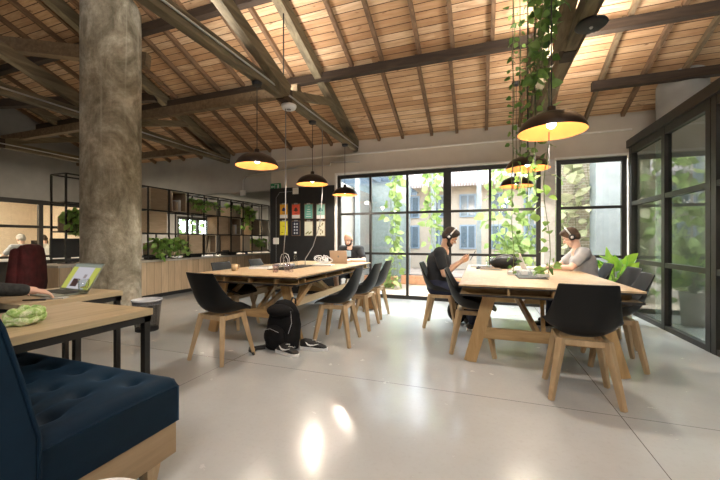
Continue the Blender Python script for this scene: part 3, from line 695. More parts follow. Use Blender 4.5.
# ---------------------------------------------------------------- shell chairs
def make_chair(label):
    t = thing('shell_chair', label, 'chair', (0,0,0), 0, 'black shell chairs with wooden legs around the work tables')
    prof = [(-.285, .85), (-.282, .842), (-.262, .75), (-.236, .65), (-.208, .56), (-.165, .495), (-.10, .452), (0, .437), (.10, .442), (.18, .452), (.235, .445)]
    wd = [.37, .375, .41, .455, .50, .54, .54, .51, .48, .43, .36]
    fw_ = [.02, .02, .045, .08, .12, .12, .07, .03, .0, -.01, -.02]     # how far the sides come forward
    up = [-.0, .0, .0, .0, .02, .07, .12, .115, .075, .035, .0]
    n = 12; vs, fs = [], []
    for (y, z), w_, a, u_ in zip(prof, wd, fw_, up):
        for i in range(n+1):
            u = -1+2*i/n; u = math.copysign(abs(u)**.85, u); k = abs(u)**2.4
            vs.append((u*w_/2*(1-.04*k), y+a*k, z+u_*k))
    for j in range(len(prof)-1):
        for i in range(n): q = j*(n+1)+i; fs.append((q, q+1, q+n+2, q+n+1))
    s_ = MB(); s_.add(vs, fs); o = s_.build('shell', SHELL, t, smooth=True)
    md = o.modifiers.new('solidify', 'SOLIDIFY'); md.thickness = .012; md.offset = 0
    md = o.modifiers.new('subsurf', 'SUBSURF'); md.levels = 1; md.render_levels = 1
    f = MB()
    f.bar((-.16, -.13, .415), (.16, -.13, .415), .03, .04).bar((-.16, .13, .415), (.16, .13, .415), .03, .04).bar((-.15, -.13, .415), (-.15, .13, .415), .03, .04).bar((.15, -.13, .415), (.15, .13, .415), .03, .04)
    f.build('seat_frame', OAK, t)
    for sx_ in (-1, 1):
        for sy_ in (-1, 1): MB().bar((sx_*.14, sy_*.125, .435), (sx_*.215, sy_*.205, 0), .054, .054, .034, .034).build('leg', OAK, t, bevel=.006)
    return t
ch0 = make_chair('black shell chair at the near end of the left table')
ch0.location = (-2.40, 2.70, 0); ch0.rotation_euler = (0, 0, -.10)
for x, y, a, lb in (
    (-1.54, 3.56, PI/2+.08, 'nearest black shell chair on the right side of the left table, beside the trainers'),
    (-1.53, 4.28, PI/2, 'middle black shell chair on the right side of the left table'),
    (-1.56, 4.93, PI/2, 'farthest black shell chair on the right side of the left table, by the window'),
    (-3.10, 3.75, -PI/2, 'shell chair at the far side of the left table behind the wooden mug'),
    (-3.12, 4.55, -PI/2+.1, 'shell chair at the far side of the left table behind the papers'),
    (.70, 2.95, -.06, 'black shell chair at the near end of the right table, its back to the camera'),
    (-.08, 3.75, -PI/2, 'empty black shell chair on the left side of the right table'),
    (-.50, 4.68, -PI/2, 'black shell chair under the man looking at his phone'),
    (1.16, 3.80, PI/2-.1, 'nearest shell chair on the right side of the right table'),
    (1.32, 4.50, PI/2+.04, 'shell chair between the man in the grey shirt and the nearest right side chair'),
    (1.28, 5.18, PI/2, 'shell chair under the man in the pale grey shirt')):
    dup(ch0, (x, y, 0), a, lb)
st_ = thing('stool', 'dark stool under the bald man behind the silver laptop', 'stool', (-2.33, 6.08, 0))
MB().lathe([(0, .43), (.17, .43), (.18, .45), (.17, .47), (0, .47)], 28).build('seat', SHELL, st_)
for i in range(4): a_ = PI/4+i*PI/2; MB().bar((.10*math.cos(a_), .10*math.sin(a_), .43), (.19*math.cos(a_), .19*math.sin(a_), 0), .035, .035, .025, .025).build('leg', OAK, st_)

# ---------------------------------------------------------------- shelving wall of boxes
XS = -6.1; DS = .36
e = thing('box_shelving', 'black steel grid shelving that carries wooden boxes and plants', 'shelving', (0, 0, 0))
posts_px = [66, 103, 141.5, 148, 169, 188, 204, 218, 231, 243, 252, 261.5, 269]
py_ = [on_x(p, XS) for p in posts_px]
py_ = [py_[0], (py_[0]+py_[3])/2] + py_[3:]
zl = [.83, 1.28, 1.74, 2.19]
for y in py_:
    MB().box(XS-.012, XS+.012, y-.012, y+.012, .78, 2.19).box(XS-DS-.012, XS-DS+.012, y-.012, y+.012, .78, 2.19).build('upright', STEEL, e)
for z in zl:
    m = MB(); m.box(XS-.011, XS+.011, py_[0], py_[-1], z-.012, z+.012).box(XS-DS-.011, XS-DS+.011, py_[0], py_[-1], z-.012, z+.012)
    for y in py_: m.box(XS-DS, XS, y-.011, y+.011, z-.011, z+.011)
    m.build('rail', STEEL, e)
def crate(pa, pb, row, mat, kind, lb):
    ya, yb = on_x(pa, XS), on_x(pb, XS); z0 = zl[row]+.013; h = (.43 if kind != 'planter' else .24)
    t = thing('wooden_box', lb, 'box', (XS-DS/2, (ya+yb)/2, z0), 0, 'wooden boxes in the shelving'); w2 = (yb-ya)/2-.02; d2 = DS/2-.005; th = .015
    m = MB().box(-d2, d2, -w2, w2, 0, th).box(-d2, d2, -w2, -w2+th, th, h).box(-d2, d2, w2-th, w2, th, h).box(-d2, -d2+th, -w2+th, w2-th, th, h)
    if kind != 'planter': m.box(-d2, d2, -w2+th, w2-th, h-th, h)
    m.build('carcass', mat, t)
    if kind == 'open':
        MB().box(d2, d2+.008, -w2, w2, 0, th).box(d2, d2+.008, -w2, w2, h-th, h).box(d2, d2+.008, -w2, -w2+th, 0, h).box(d2, d2+.008, w2-th, w2, 0, h).build('front_trim', CRATE2, t)
    else: MB().box(d2-th, d2, -w2+th, w2-th, th, h-(th if kind != 'planter' else 0)).build('front_panel', mat, t)
    return t, w2, h
def shelf_plant(t, w2, h, n, lb, drop=.25, mat=POTHOSD):
    paths = []
    for i in range(n):
        y = rnd.uniform(-w2, w2)*.9; s_ = rnd.uniform(.1, drop)
        paths.append([(0, y*.7, h-.1), (.1, y, h+.08), (.21, y*1.15, h+.02), (.23, y*1.25, h-s_)])
    p = vine('potted_plant', lb, paths, .12, .085, mat, .07, 'plant', 'trailing plants in the shelving', loc=tuple(t.location))
crate(150, 168, 2, CRATED, 'closed', 'dark closed box on the top row next to the column')
b1 = crate(171, 187, 2, CRATED, 'open', 'open framed box with papers on the top row')
crate(149, 168, 1, CRATE, 'closed', 'large closed oak box on the middle row next to the column')
b2 = crate(189, 203, 2, CRATED, 'planter', 'dark planter box on the top row'); shelf_plant(*b2, 12, 'trailing plant in the dark top row planter', .2)
b3 = crate(205, 217, 2, CRATE2, 'planter', 'pale planter box on the top row, fourth from the column'); shelf_plant(*b3, 10, 'plant in the pale top row planter', .15)
b4 = crate(231, 241, 2, CRATE, 'planter', 'oak planter box in the top row, right of the middle'); shelf_plant(*b4, 8, 'small trailing plant in the oak top row planter', .15)
b5 = crate(242, 252, 2, CRATE2, 'planter', 'pale planter box in the top row with the longest trailing vine'); shelf_plant(*b5, 16, 'long trailing plant falling in front of the shelving', .55)
crate(218, 229, 1, CRATE, 'closed', 'closed box in the middle row under the gap')
b6 = crate(231, 241, 1, CRATED, 'open', 'open framed box with pale binders in the middle row')
crate(252, 260, 1, CRATED, 'closed', 'small dark closed box near the poster panel')
crate(262, 268.5, 1, CRATE2, 'closed', 'small pale box next to the poster panel, middle row')
b7 = crate(155, 168, 0, CRATE, 'planter', 'oak planter box on the bottom row next to the column'); shelf_plant(*b7, 22, 'bushy plant in the bottom row planter by the column', .3, POTHOSD)
b8 = crate(171, 186, 0, CRATE, 'planter', 'second oak planter on the bottom row'); shelf_plant(*b8, 22, 'bushy plant in the second bottom row planter', .3, POTHOSD)
crate(190, 203, 0, CRATE, 'closed', 'closed box with diagonal grain on the bottom row')
b9 = crate(205, 216.5, 0, CRATED, 'open', 'open framed box with wooden slats on the bottom row')
crate(231, 241, 0, CRATED, 'closed', 'dark closed box on the bottom row')
crate(242, 250.5, 0, CRATE2, 'closed', 'bright pale closed box on the bottom row')
b10 = crate(252, 260, 0, CRATE, 'planter', 'oak planter on the bottom row near the poster panel'); shelf_plant(*b10, 12, 'bright green plant near the poster panel on the bottom row', .12, POTHOSD)
b11 = crate(262, 268, 0, CRATE2, 'planter', 'last pale planter of the bottom row'); shelf_plant(*b11, 8, 'small plant in the last bottom row planter', .1, POTHOSD)
pot = thing('planter', 'dark planter trough in the shelving left of the column', 'planter', (XS-DS/2, (py_[0]+.35), zl[1]+.013))
MB().box(-.15, .15, -.28, .28, 0, .22).build('trough', CRATED, pot)
vine('potted_plant', 'dark trailing plant in the shelving left of the concrete column', [[(0, y_, .15), (.12, y_, .32), (.2, y_*1.2, .25), (.22, y_*1.2, .25-rnd.uniform(.1, .35))] for y_ in [rnd.uniform(-.28, .28) for _ in range(22)]], .13, .05, POTHOSD, .08, 'plant', loc=(XS-DS/2, py_[0]+.35, zl[1]+.02))
# binders and papers in the open boxes
def books(t, w2, h, n, lb, grp):
    for i in range(n):
        hh = h*rnd.uniform(.45, .7); y0 = -w2+.05+i*(2*w2-.1)/n
        b = MB().box(-.10, .10, 0, .022, 0, hh).box(-.104, .104, -.003, 0, -.0, hh+.004).box(-.104, .104, .022, .025, 0, hh+.004).build('book', (WHT, CHAMP, CRATE2)[i % 3], None)
        b.location = (t.location.x+.02, t.location.y+y0, t.location.z+.016); tag(b, lb, 'book', grp)
books(*b6, 4, 'pale book standing in the middle row open box', 'books in the middle row open box'); books(*b1, 4, 'book standing in the top row open box', 'books in the top row open box')
m = MB(); 
for i in range(4): m.bar((0, -.12+.07*i, .02), (.0, -.02+.05*i+.03*(-1)**i, .40), .02, .03)
o = m.build('timber_bundle', CRATE2); o.location = b9[0].location + Vector((.05, 0, 0)); tag(o, 'pale wooden slats leaning inside the bottom row open box', 'wood')

# counter under the shelving
cy0, cy1 = 3.35, 10.4
t = thing('counter', 'long oak fronted counter running under the shelving', 'counter', (0, 0, 0))
MB().box(XS-.62, XS+.02, cy0, cy1, .08, .72).build('body', COUNTERF, t); MB().box(XS-.6, XS-.02, cy0+.02, cy1, 0, .08).build('plinth', BLK, t)
MB().box(XS-.66, XS+.06, cy0-.03, cy1, .72, .757).build('worktop', plain('pale_worktop', (.48, .44, .38), .4), t, bevel=.004)
# computers on the counter
def monitor(y, lb):
    t = thing('computer_monitor', lb, 'monitor', (XS-.80, y, .757)); t.location.x = XS-.45
    MB().box(-.02, .02, -.26, .26, .10, .42).build('screen', BLK, t, bevel=.006); MB().box(-.02, .02, -.03, .03, .01, .12).build('stand', STEEL, t); MB().box(-.09, .09, -.11, .11, 0, .012).build('base', STEEL, t)
def laptop(name, loc, rz, lb, mat, screen=None, ang=105, w=.32, d_=.22, kb=True):
    t = thing(name, lb, 'laptop', loc, rz)           # user sits at -y looking to +y
    MB().box(-w/2, w/2, -d_/2, d_/2, 0, .014).build('base', mat, t, bevel=.004)
    if kb: MB().box(-w/2+.02, w/2-.02, -.02, d_/2-.02, .014, .016).build('keyboard', BLK, t); MB().box(-.05, .05, -d_/2+.012, -.035, .014, .015).build('trackpad', GREY, t)
    a = math.radians(ang); M = Matrix.Translation((0, d_/2, .012)) @ Matrix.Rotation(PI/2 - (a-PI/2) - PI/2 + 0, 4, 'X')
    M = Matrix.Translation((0, d_/2, .014)) @ Matrix.Rotation(PI/2-a+PI/2, 4, 'X') @ Matrix.Identity(4)
    # lid in its own frame: goes along -y when closed; rotate about x by the opening angle
    R_ = Matrix.Translation((0, d_/2, .014)) @ Matrix.Rotation(-a, 4, 'X')
    l = MB().box(-w/2, w/2, -d_, 0, -.0, .008, R_).build('lid', mat, t)
    s = MB().box(-w/2+.01, w/2-.01, -d_+.01, -.014, -.0015, 0, R_).build('screen', screen or BLK, l)
    return t, R_
for yy_, lb in ((4.75, 'black monitor on the counter behind the oak planter'), (5.6, 'second black monitor on the counter'), (3.75, 'black monitor left of the concrete column')): monitor(yy_, lb)
for i, (y, lb) in enumerate(((5.15, 'small dark box on the counter by the plants'), (6.1, 'dark bag shaped box on the counter'), (7.3, 'low dark box on the counter near its far end'))):
    b = MB().box(-.12, .12, -.16, .16, 0, .10).box(-.10, .10, -.13, .13, .10, .13).build('desk_box', BLK, None, bevel=.01); b.location = (XS-.18, y, .757); tag(b, lb, 'box')
for y, mt, lb in ((6.7, WHT, 'white cup on the counter'), (7.9, plain('blue_cup', (.05, .09, .3), .4), 'blue cup on the counter')):
    b = MB().lathe([(0, 0), (.035, 0), (.04, .09), (.036, .09), (.032, .01), (0, .01)], 16).tube([(.038, 0, .07), (.065, 0, .06), (.06, 0, .03), (.036, 0, .02)], .006, 6).build('cup', mt, None, smooth=True); b.location = (XS-.1, y, .757); tag(b, lb, 'cup')

# ---------------------------------------------------------------- foreground: sofa, tables, bin
t = thing('banquette_sofa', 'navy velvet tufted banquette on a wooden base at the lower left', 'sofa', (0, 0, 0))
X1, X0, Y0, Y1 = -1.37, -4.2, .66, 1.25
# tufted cushion
def cushion():
    nx, ny = 150, 40; vs, fs = [], []; tx = .155
    def top(x, y):
        e_ = min(X1-x, Y1-y, .05); z = .50 - .05*(1-math.sqrt(max(0, 1-(1-e_/.05)**2))) if e_ < .05 else .50
        z += .006*math.sin((y-Y0)*5)
        for rr in range(3):
            for cc in range(int((X1-X0)/.19)):
                bx = X1-.14-cc*.19-(.095 if rr % 2 else 0); by = Y1-.13-rr*.16
                q = ((x-bx)**2+(y-by)**2)
                if q < .04: z -= .026*math.exp(-q/.0009) + .010*math.exp(-q/.006)
        for cc in range(int((X1-X0)/.095)):      # gathered folds near the front edge of the back
            bx = X1-.10-cc*.095; wgt = max(0, 1-abs(y-(Y0+.12))/.20)
            z -= .012*wgt*math.exp(-((x-bx+(y-Y0)*.2)**2)/.0004)
        return z
    for j in range(ny+1):
        for i in range(nx+1):
            x = X1-(X1-X0)*(i/nx)**1.5; y = Y0+(Y1-Y0)*j/ny; vs.append((x, y, top(x, y)))
    for j in range(ny):
        for i in range(nx): q = j*(nx+1)+i; fs.append((q, q+nx+1, q+nx+2, q+1))
    base = len(vs); ring = [j*(nx+1) for j in range(ny+1)] + [ny*(nx+1)+i for i in range(1, nx+1)] + [j*(nx+1)+nx for j in range(ny-1, -1, -1)] + [i for i in range(nx-1, 0, -1)]
    for q in ring: vs.append((vs[q][0], vs[q][1], .285))
    L_ = len(ring)
    for k_ in range(L_): fs.append((ring[k_], ring[(k_+1) % L_], base+(k_+1) % L_, base+k_))
    fs.append(tuple(base+k_ for k_ in range(L_)))
    m = MB(); m.add(vs, fs); return m.build('seat_cushion', VELVET, t, smooth=True)
cushion()
# backrest, leaning back, side panel rounded
def backrest():
    pr = [(.70, .12), (.70, .50), (.655, .70), (.61, .88), (.565, .985), (.52, 1.0), (.48, .975), (.47, .88), (.50, .5), (.50, .12)]
    m = MB(); n = len(pr)
    xs_ = [X1+.004, X1-.012, X0]; vs = []
    for k_, x in enumerate(xs_):
        for y, z in pr: 
            c_ = (.585, .55); s_ = .965 if k_ == 0 else 1
            vs.append((x, c_[0]+(y-c_[0])*s_, c_[1]+(z-c_[1])*(s_ if z > .2 else 1)))
    fs = [tuple(range(n))[::-1], tuple(2*n+i for i in range(n))]
    for k_ in range(2):
        for i in range(n): j = (i+1) % n; fs.append((k_*n+i, k_*n+j, (k_+1)*n+j, (k_+1)*n+i))
    m.add(vs, fs); return m.build('backrest', VELVET, t, bevel=.008)
backrest()
MB().tube([(X1+.004, .70, .30), (X1+.004, .70, .50), (X1+.004, .655, .70), (X1+.004, .61, .88), (X1+.004, .565, .985)], .006, 8).build('piping', VELVET, t, smooth=True)
MB().box(X0, X1-.005, Y0, Y1-.01, .135, .285).build('base', wood('sofa_base_oak', (.26, .18, .10), (.42, .30, .18), 'y', .5, .5), t, bevel=.004)
for x, y in ((X1-.06, Y1-.11), (X1-.07, Y0+.06), (-3.9, Y1-.15), (-3.9, Y0+.06), (-2.7, Y1-.15)): MB().bar((x, y, .135), (x, y, 0), .07, .07, .035, .035).build('leg', OAK, t)

def desk(name, x0, x1, y0, y1, z, lb, runners):
    t = thing(name, lb, 'table', (0, 0, 0))
    MB().box(x0, x1, y0, y1, z-.04, z).build('tabletop', OAKY, t, bevel=.003)
    q = .022; m = MB()
    for a, b in (((x0+.03, y0+.03), (x1-.03, y0+.03)), ((x0+.03, y1-.03), (x1-.03, y1-.03)), ((x0+.03, y0+.03), (x0+.03, y1-.03)), ((x1-.03, y0+.03), (x1-.03, y1-.03))):
        m.box(min(a[0], b[0])-q, max(a[0], b[0])+q, min(a[1], b[1])-q, max(a[1], b[1])+q, z-.08, z-.04)
    m.build('apron', STEEL, t)
    ys = (y1-.03,) if runners else (y0+.03, y1-.03)
    for x in (x0+.03, x1-.03):
        for y in ys: MB().box(x-.018, x+.018, y-.018, y+.018, 0, z-.08).build('leg', STEEL, t)
        if runners: MB().box(x-.018, x+.018, y0+.03, y1-.01, .0, .03).build('foot_runner', STEEL, t)
    return t
desk('side_table', -2.66, -1.95, .84, 1.585, .72, 'oak top table with black steel legs nearest the sofa, green scarf on it', True)
desk('side_table', -3.60, -2.87, 1.36, 2.05, .72, 'oak top table with black steel frame that carries the open laptop', False)
# green scarf
t = thing('scarf', 'green and white knitted scarf heaped on the near table', 'scarf', (-2.19, 1.06, .72))
SC = NT('green_scarf'); f = SC.noise(SC.co, 26, 5, .7); SC.base(SC.ramp(f, (.35, (.22, .42, .08)), (.5, (.45, .62, .24)), (.62, (.78, .84, .60)))); SC.set(.95); SC.bump(f, .8, .01)
m = MB()
for k_ in range(9):
    a0 = rnd.uniform(0, 6.28); pts = []
    for i in range(14):
        a = a0+i*.42; r_ = .014+.045*abs(math.sin(k_*1.3+i*.21)); pts.append((r_*math.cos(a), r_*1.2*math.sin(a), .018+.008*k_*(1-r_*4)+.008*math.sin(i*1.9)))
    m.tube(pts, [.010]+[.017]*12+[.010], 8)
m.build('knit', SC.m, t, smooth=True)
# laptop on the far small table
scr = NT('web_page'); x, y, z = scr.sep()
def in_(v, a, b): return scr.math('MULTIPLY', scr.math('GREATER_THAN', v, a), scr.math('LESS_THAN', v, b))
v = scr.math('DIVIDE', scr.math('SUBTRACT', z, .02), .20)
c = scr.mix(in_(x, -.12, .12), (.50, .52, .10), (.55, .53, .56)); c = scr.mix(scr.math('GREATER_THAN', v, .88), c, (.25, .27, .22))
c = scr.mix(scr.math('MULTIPLY', in_(x, -.09, .0), in_(v, .12, .42)), c, (.06, .03, .03)); c = scr.mix(scr.math('MULTIPLY', in_(x, .03, .07), in_(v, .45, .6)), c, (.3, .25, .25))
scr.base((0,0,0)); scr.lk(c, scr.b.inputs['Emission Color']); scr.b.inputs['Emission Strength'].default_value = .42
lt, R_ = laptop('laptop', (-3.19, 1.73, .72), -.08, 'open laptop with a yellow page on its screen beside the glass', plain('grey_green_metal', (.30, .32, .27), .4, .4), scr.m, 120, .41, .25)
t = thing('water_glass', 'water glass with lemon beside the laptop', 'glass', (-2.96, 1.80, .72))
MB().lathe([(0, .004), (.030, .004), (.038, .12), (.036, .12), (.028, .012), (0, .012)], 24).build('tumbler', CLEAR, t, smooth=True); MB().lathe([(0, .05), (.020, .052), (.02, .062), (0, .064)], 16).build('lemon_slice', plain('lemon', (.7, .65, .15), .5), t)
b = MB().bar((-.07, 0, .004), (.07, 0, .004), .012, .008).build('pen', BLK, None); b.location = (-2.99, 1.50, .72); b.rotation_euler = (0, 0, .5); tag(b, 'black pen lying at the edge of the laptop table', 'pen')
b = MB().box(-.035, .035, -.075, .075, 0, .009).build('smartphone', SILV, None, bevel=.003); b.location = (-2.95, 1.60, .72); b.rotation_euler = (0, 0, -1.0); tag(b, 'slim phone lying beside the laptop', 'phone')
# bin
t = thing('waste_bin', 'black mesh waste bin with a white liner rim beside the column', 'bin', (-4.02, 3.18, 0))
MB().lathe([(.13, .02), (.165, .38)], 40).build('basket', m_mesh('black_mesh', (.012, .012, .015)), t); MB().lathe([(0, 0), (.13, 0), (.132, .03), (0, .03)], 32).build('bottom', BLK, t)
MB().lathe([(.168, .375), (.172, .375), (.174, .395), (.160, .395), (.160, .33)], 40).build('liner_rim', plain('liner', (.62, .64, .68), .4), t, smooth=True)
# round white side table at the lower edge
t = thing('round_side_table', 'small white round side table at the bottom edge by the sofa', 'table', (-1.02, .602, 0))
MB().lathe([(0, .38), (.165, .38), (.17, .39), (.165, .40), (0, .40)], 48).build('tabletop', WHT, t, smooth=False); MB().lathe([(0, 0), (.11, 0), (.11, .012), (.015, .02), (.015, .38)], 24).build('pedestal', STEEL, t, smooth=False)
# chair with maroon jacket
t = thing('office_chair', 'dark chair almost covered by a maroon jacket behind the laptop', 'chair', (-5.36, 2.66, 0), -.9)
MB().box(-.21, .21, -.02, .02, .55, 1.02).build('backrest', BLK, t, bevel=.03); MB().box(-.23, .23, .0, .45, .44, .50).build('seat', BLK, t, bevel=.02)
MB().box(-.02, .02, -.03, .01, .40, .6).build('back_post', STEEL, t); MB().lathe([(.03, .05), (.03, .44)], 12, (0, .22, 0)).build('gas_lift', STEEL, t)
for i in range(5): a = i*2*PI/5; l = MB().bar((0, .22, .07), (.28*math.cos(a), .22+.28*math.sin(a), .05), .04, .03).build('leg', BLK, t); MB().ball((.28*math.cos(a), .22+.28*math.sin(a), .028), .028).build('castor', BLK, l)
MAR = NT('maroon_cloth'); f = MAR.noise(MAR.co, 9, 5); MAR.base(MAR.ramp(f, (.3, (.04, .006, .007)), (.7, (.10, .014, .016)))); MAR.set(.9); MAR.bump(f, .6, .02)
j = thing('jacket', 'maroon knitted jacket hung over the office chair back', 'jacket', (-5.36, 2.66, 0), -.9)
m = MB(); n = 28; vs = []
for s_, y in ((0, -.055), (1, .055)):
    pass
rings = [(.46, .245, .07), (.60, .255, .085), (.80, .25, .08), (.95, .245, .07), (1.04, .23, .06), (1.085, .17, .045), (1.10, .08, .02)]
prof = []
for z_, rx, ry in rings:
    for k_ in range(n):
        a = 2*PI*k_/n; wv = 1+.06*math.sin(a*7+z_*5)+.04*math.sin(a*11)
        vs.append((rx*math.copysign(abs(math.cos(a))**.7, math.cos(a))*wv, ry*math.copysign(abs(math.sin(a))**.8, math.sin(a))*wv, z_))
fs = []
for r_ in range(len(rings)-1):
    for k_ in range(n): k2 = (k_+1) % n; fs.append((r_*n+k_, r_*n+k2, (r_+1)*n+k2, (r_+1)*n+k_))
fs.append(tuple((len(rings)-1)*n+k_ for k_ in range(n)))
m.add(vs, fs); m.build('cloth', MAR.m, j, smooth=True)
for s_ in (-1, 1): MB().cone((s_*.20, -.06, 1.0), (s_*.24, -.08, .56), .05, .06, 12).build('sleeve', MAR.m, j, smooth=True)

# ---------------------------------------------------------------- things on the work tables
lt2, R2_ = laptop('laptop', (-2.27, 5.42, .75), PI, 'pale gold laptop seen from the back in front of the bald man', CHAMP, None, 100, .31, .21)
MB().add([tuple(R2_ @ Vector((.016*math.cos(a), -.11+.018*math.sin(a), .0088))) for a in [i*PI/8 for i in range(16)]], [tuple(range(16))]).build('emblem', GREY, lt2)
t = thing('mug', 'wooden mug on the near left corner of the left table', 'mug', (-3.02, 3.62, .75), .9)
MB().lathe([(0, 0), (.036, 0), (.040, .03), (.038, .085), (.034, .085), (.034, .01), (0, .01)], 24).build('body', OAK, t, smooth=True); MB().tube([(.037, 0, .07), (.062, 0, .065), (.062, 0, .035), (.037, 0, .025)], .006, 8).build('handle', OAK, t)
for k_, (x, y, s_, mt, lb) in enumerate(((-2.92, 4.05, .14, WHT, 'stack of white paper on the left table'), (-2.85, 4.55, .12, plain('blue_grey_card', (.35, .40, .45), .6), 'blue-grey folder on the left table behind the papers'))):
    t = thing('paper_stack', lb, 'paper', (x, y, .75), .3+k_)
    MB().box(-s_, s_, -.1, .1, 0, .03).build('sheets', mt, t); MB().box(-s_+.01, s_-.01, -.09, .09, .03, .034).build('cover', WHT if k_ else GREY, t)
def bottle(x, y, h, r, lb, mat=CLEAR, cap=WHT):
    t = thing('bottle', lb, 'bottle', (x, y, .757)); MB().lathe([(0, .002), (r, .002), (r, h*.6), (r*.4, h*.8), (r*.4, h)], 20).build('body', mat, t, smooth=True); MB().lathe([(0, h), (r*.5, h), (r*.5, h+.02), (0, h+.02)], 16).build('cap', cap, t)
bottle(-2.55, 4.35, .20, .035, 'clear bottle with white cap at the cable tray of the left table')
LIL = m_glass('lilac_glass', 1.2, (.96, .94, .97))
for k_, (x, y) in enumerate(((-2.42, 3.66), (-2.31, 3.74), (-2.36, 3.56), (-2.22, 3.68))):
    o = MB().lathe([(0, .003), (.032, .003), (.040, .10), (.038, .10), (.030, .012), (0, .012)], 24).build('tumbler', LIL, None, smooth=True); o.location = (x, y, .75); tag(o, 'lilac tinted tumbler in the cluster on the left table', 'glass', 'tumblers on the left table')
t = thing('cable_coil', 'bundle of white charging cables looping over the left table tray', 'cable', (-2.30, 4.75, .758))
m = MB()
for k_ in range(9):
    M3 = Matrix.Rotation(rnd.uniform(0, PI), 3, 'Z') @ Matrix.Rotation(rnd.uniform(.7, 1.5), 3, 'X'); rr_ = rnd.uniform(.05, .085); o3 = Vector((rnd.uniform(-.12, .12), rnd.uniform(-.04, .06), .02+rr_))
    m.tube([o3 + M3 @ Vector((rr_*math.cos(a), rr_*.75*math.sin(a), .012*math.sin(2*a))) for a in [i*2*PI/18 for i in range(19)]], .005, 6)
m.build('loops', WHT, t, smooth=True); MB().box(-.16, .16, -.06, .10, 0, .016).build('power_strip', WHT, t)
t = thing('wire_stand', 'curved wire stand on the left table in front of the poster panel', 'stand', (-2.58, 4.12, .757))
MB().tube([(-.07, 0, 0), (-.07, 0, .14), (-.05, 0, .19), (0, 0, .21), (.05, 0, .19), (.07, 0, .14), (.07, 0, 0)], .006, 8).tube([(-.035, .02, 0), (-.035, .02, .12), (0, .02, .17), (.035, .02, .12), (.035, .02, 0)], .005, 8).build('loops', SILV, t, smooth=True); MB().box(-.09, .09, -.04, .06, 0, .008).build('base', BLK, t)
t = thing('hanging_cable', 'grey power cable hanging from the lamp row down to the left table', 'cable', (0, 0, 0))
MB().tube([(-2.43, 5.0, 2.94), (-2.42, 4.98, 1.9), (-2.44, 4.93, 1.4), (-2.52, 4.85, 1.05), (-2.62, 4.78, .85), (-2.58, 4.7, .765)], .006, 6).build('cord', GREY, t, smooth=True)
t = thing('hanging_cable', 'grey power cable hanging near the first lamp down to the left table', 'cable', (0, 0, 0))
MB().tube([(-2.43, 3.90, 2.94), (-2.43, 3.90, 1.9), (-2.45, 3.93, 1.3), (-2.5, 3.95, .9), (-2.48, 4.1, .77)], .006, 6).build('cord', GREY, t, smooth=True)
o = MB().lathe([(0, 0), (.026, 0), (.033, .09), (.031, .09), (.024, .008), (0, .008)], 20).build('paper_cup', WHT, None, smooth=True); o.location = (-2.50, 5.3, .75); tag(o, 'white paper cup left of the pale gold laptop', 'cup')
# right table
laptop('laptop', (.66, 4.98, .75), PI/2+.1, 'white laptop standing open in front of the man in the grey shirt', WHT, None, 112, .33, .23)
t = thing('shoulder_bag', 'black bag lying on the far half of the right table', 'bag', (.30, 5.15, .75), .3)
m = MB().ball((0, 0, .085), (.19, .11, .09), 20, 12); m.ball((.1, .02, .10), (.1, .09, .08), 16, 10); m.build('body', BLK, t, smooth=True); MB().tube([(-.17, 0, .08), (-.12, -.08, .17), (0, -.1, .2), (.12, -.07, .16), (.17, 0, .09)], .012, 8).build('strap', GREY, t, smooth=True)
t = thing('power_adapter', 'heap of white chargers in the black tray of the right table', 'charger', (.45, 4.25, .758), .1)
m = MB().box(-.17, -.08, -.05, .02, 0, .035).box(-.03, .05, -.02, .06, 0, .04).box(.08, .17, -.06, .0, 0, .035)
for k_ in range(5): m.tube([(-.12+.05*k_+.05*math.cos(a), .02+.04*math.sin(a), .045+.008*math.sin(3*a+k_)) for a in [i*2*PI/14 for i in range(15)]], .004, 6)
m.build('bricks', WHT, t, bevel=.003)
t = thing('power_adapter', 'second charger near the vine on the right table', 'charger', (.62, 4.05, .758), .7)
MB().box(-.06, .06, -.03, .03, 0, .03).build('brick', WHT, t, bevel=.004); MB().tube([(.06, 0, .015), (.10, .03, .01), (.12, .10, .006)], .003, 6).build('cable', WHT, t)
t = thing('computer_mouse', 'black mouse at the left edge of the right table', 'mouse', (-.03, 5.0, .75), .4)
MB().ball((0, 0, .004), (.032, .056, .032), 18, 10).build('body', BLK, t, smooth=True); MB().box(-.003, .003, .015, .03, .028, .036).build('wheel', GREY, t)
for x, y, lb, s_ in ((.05, 5.42, 'flat grey folder near the far left corner of the right table', .2), (.12, 4.93, 'thin brown notebook beside the black bag', .13)):
    t = thing('folder', lb, 'notebook', (x, y, .75), .1); MB().box(-s_, s_, -.11, .11, .003, .016).build('pages', WHT, t); MB().box(-s_-.004, s_+.004, -.114, .114, 0, .003).box(-s_-.004, s_+.004, -.114, .114, .016, .019).build('cover', GREY if s_ > .15 else TWIG, t)
for x, y, lb in ((.10, 5.22, 'tall clear drinking glass beside the black bag'), (.19, 5.30, 'second clear drinking glass behind the first')):
    o = MB().lathe([(0, .003), (.030, .003), (.036, .14), (.034, .14), (.028, .012), (0, .012)], 20).build('drinking_glass', CLEAR, None, smooth=True); o.location = (x, y, .769 if y > 5.25 else .75); tag(o, lb, 'glass')
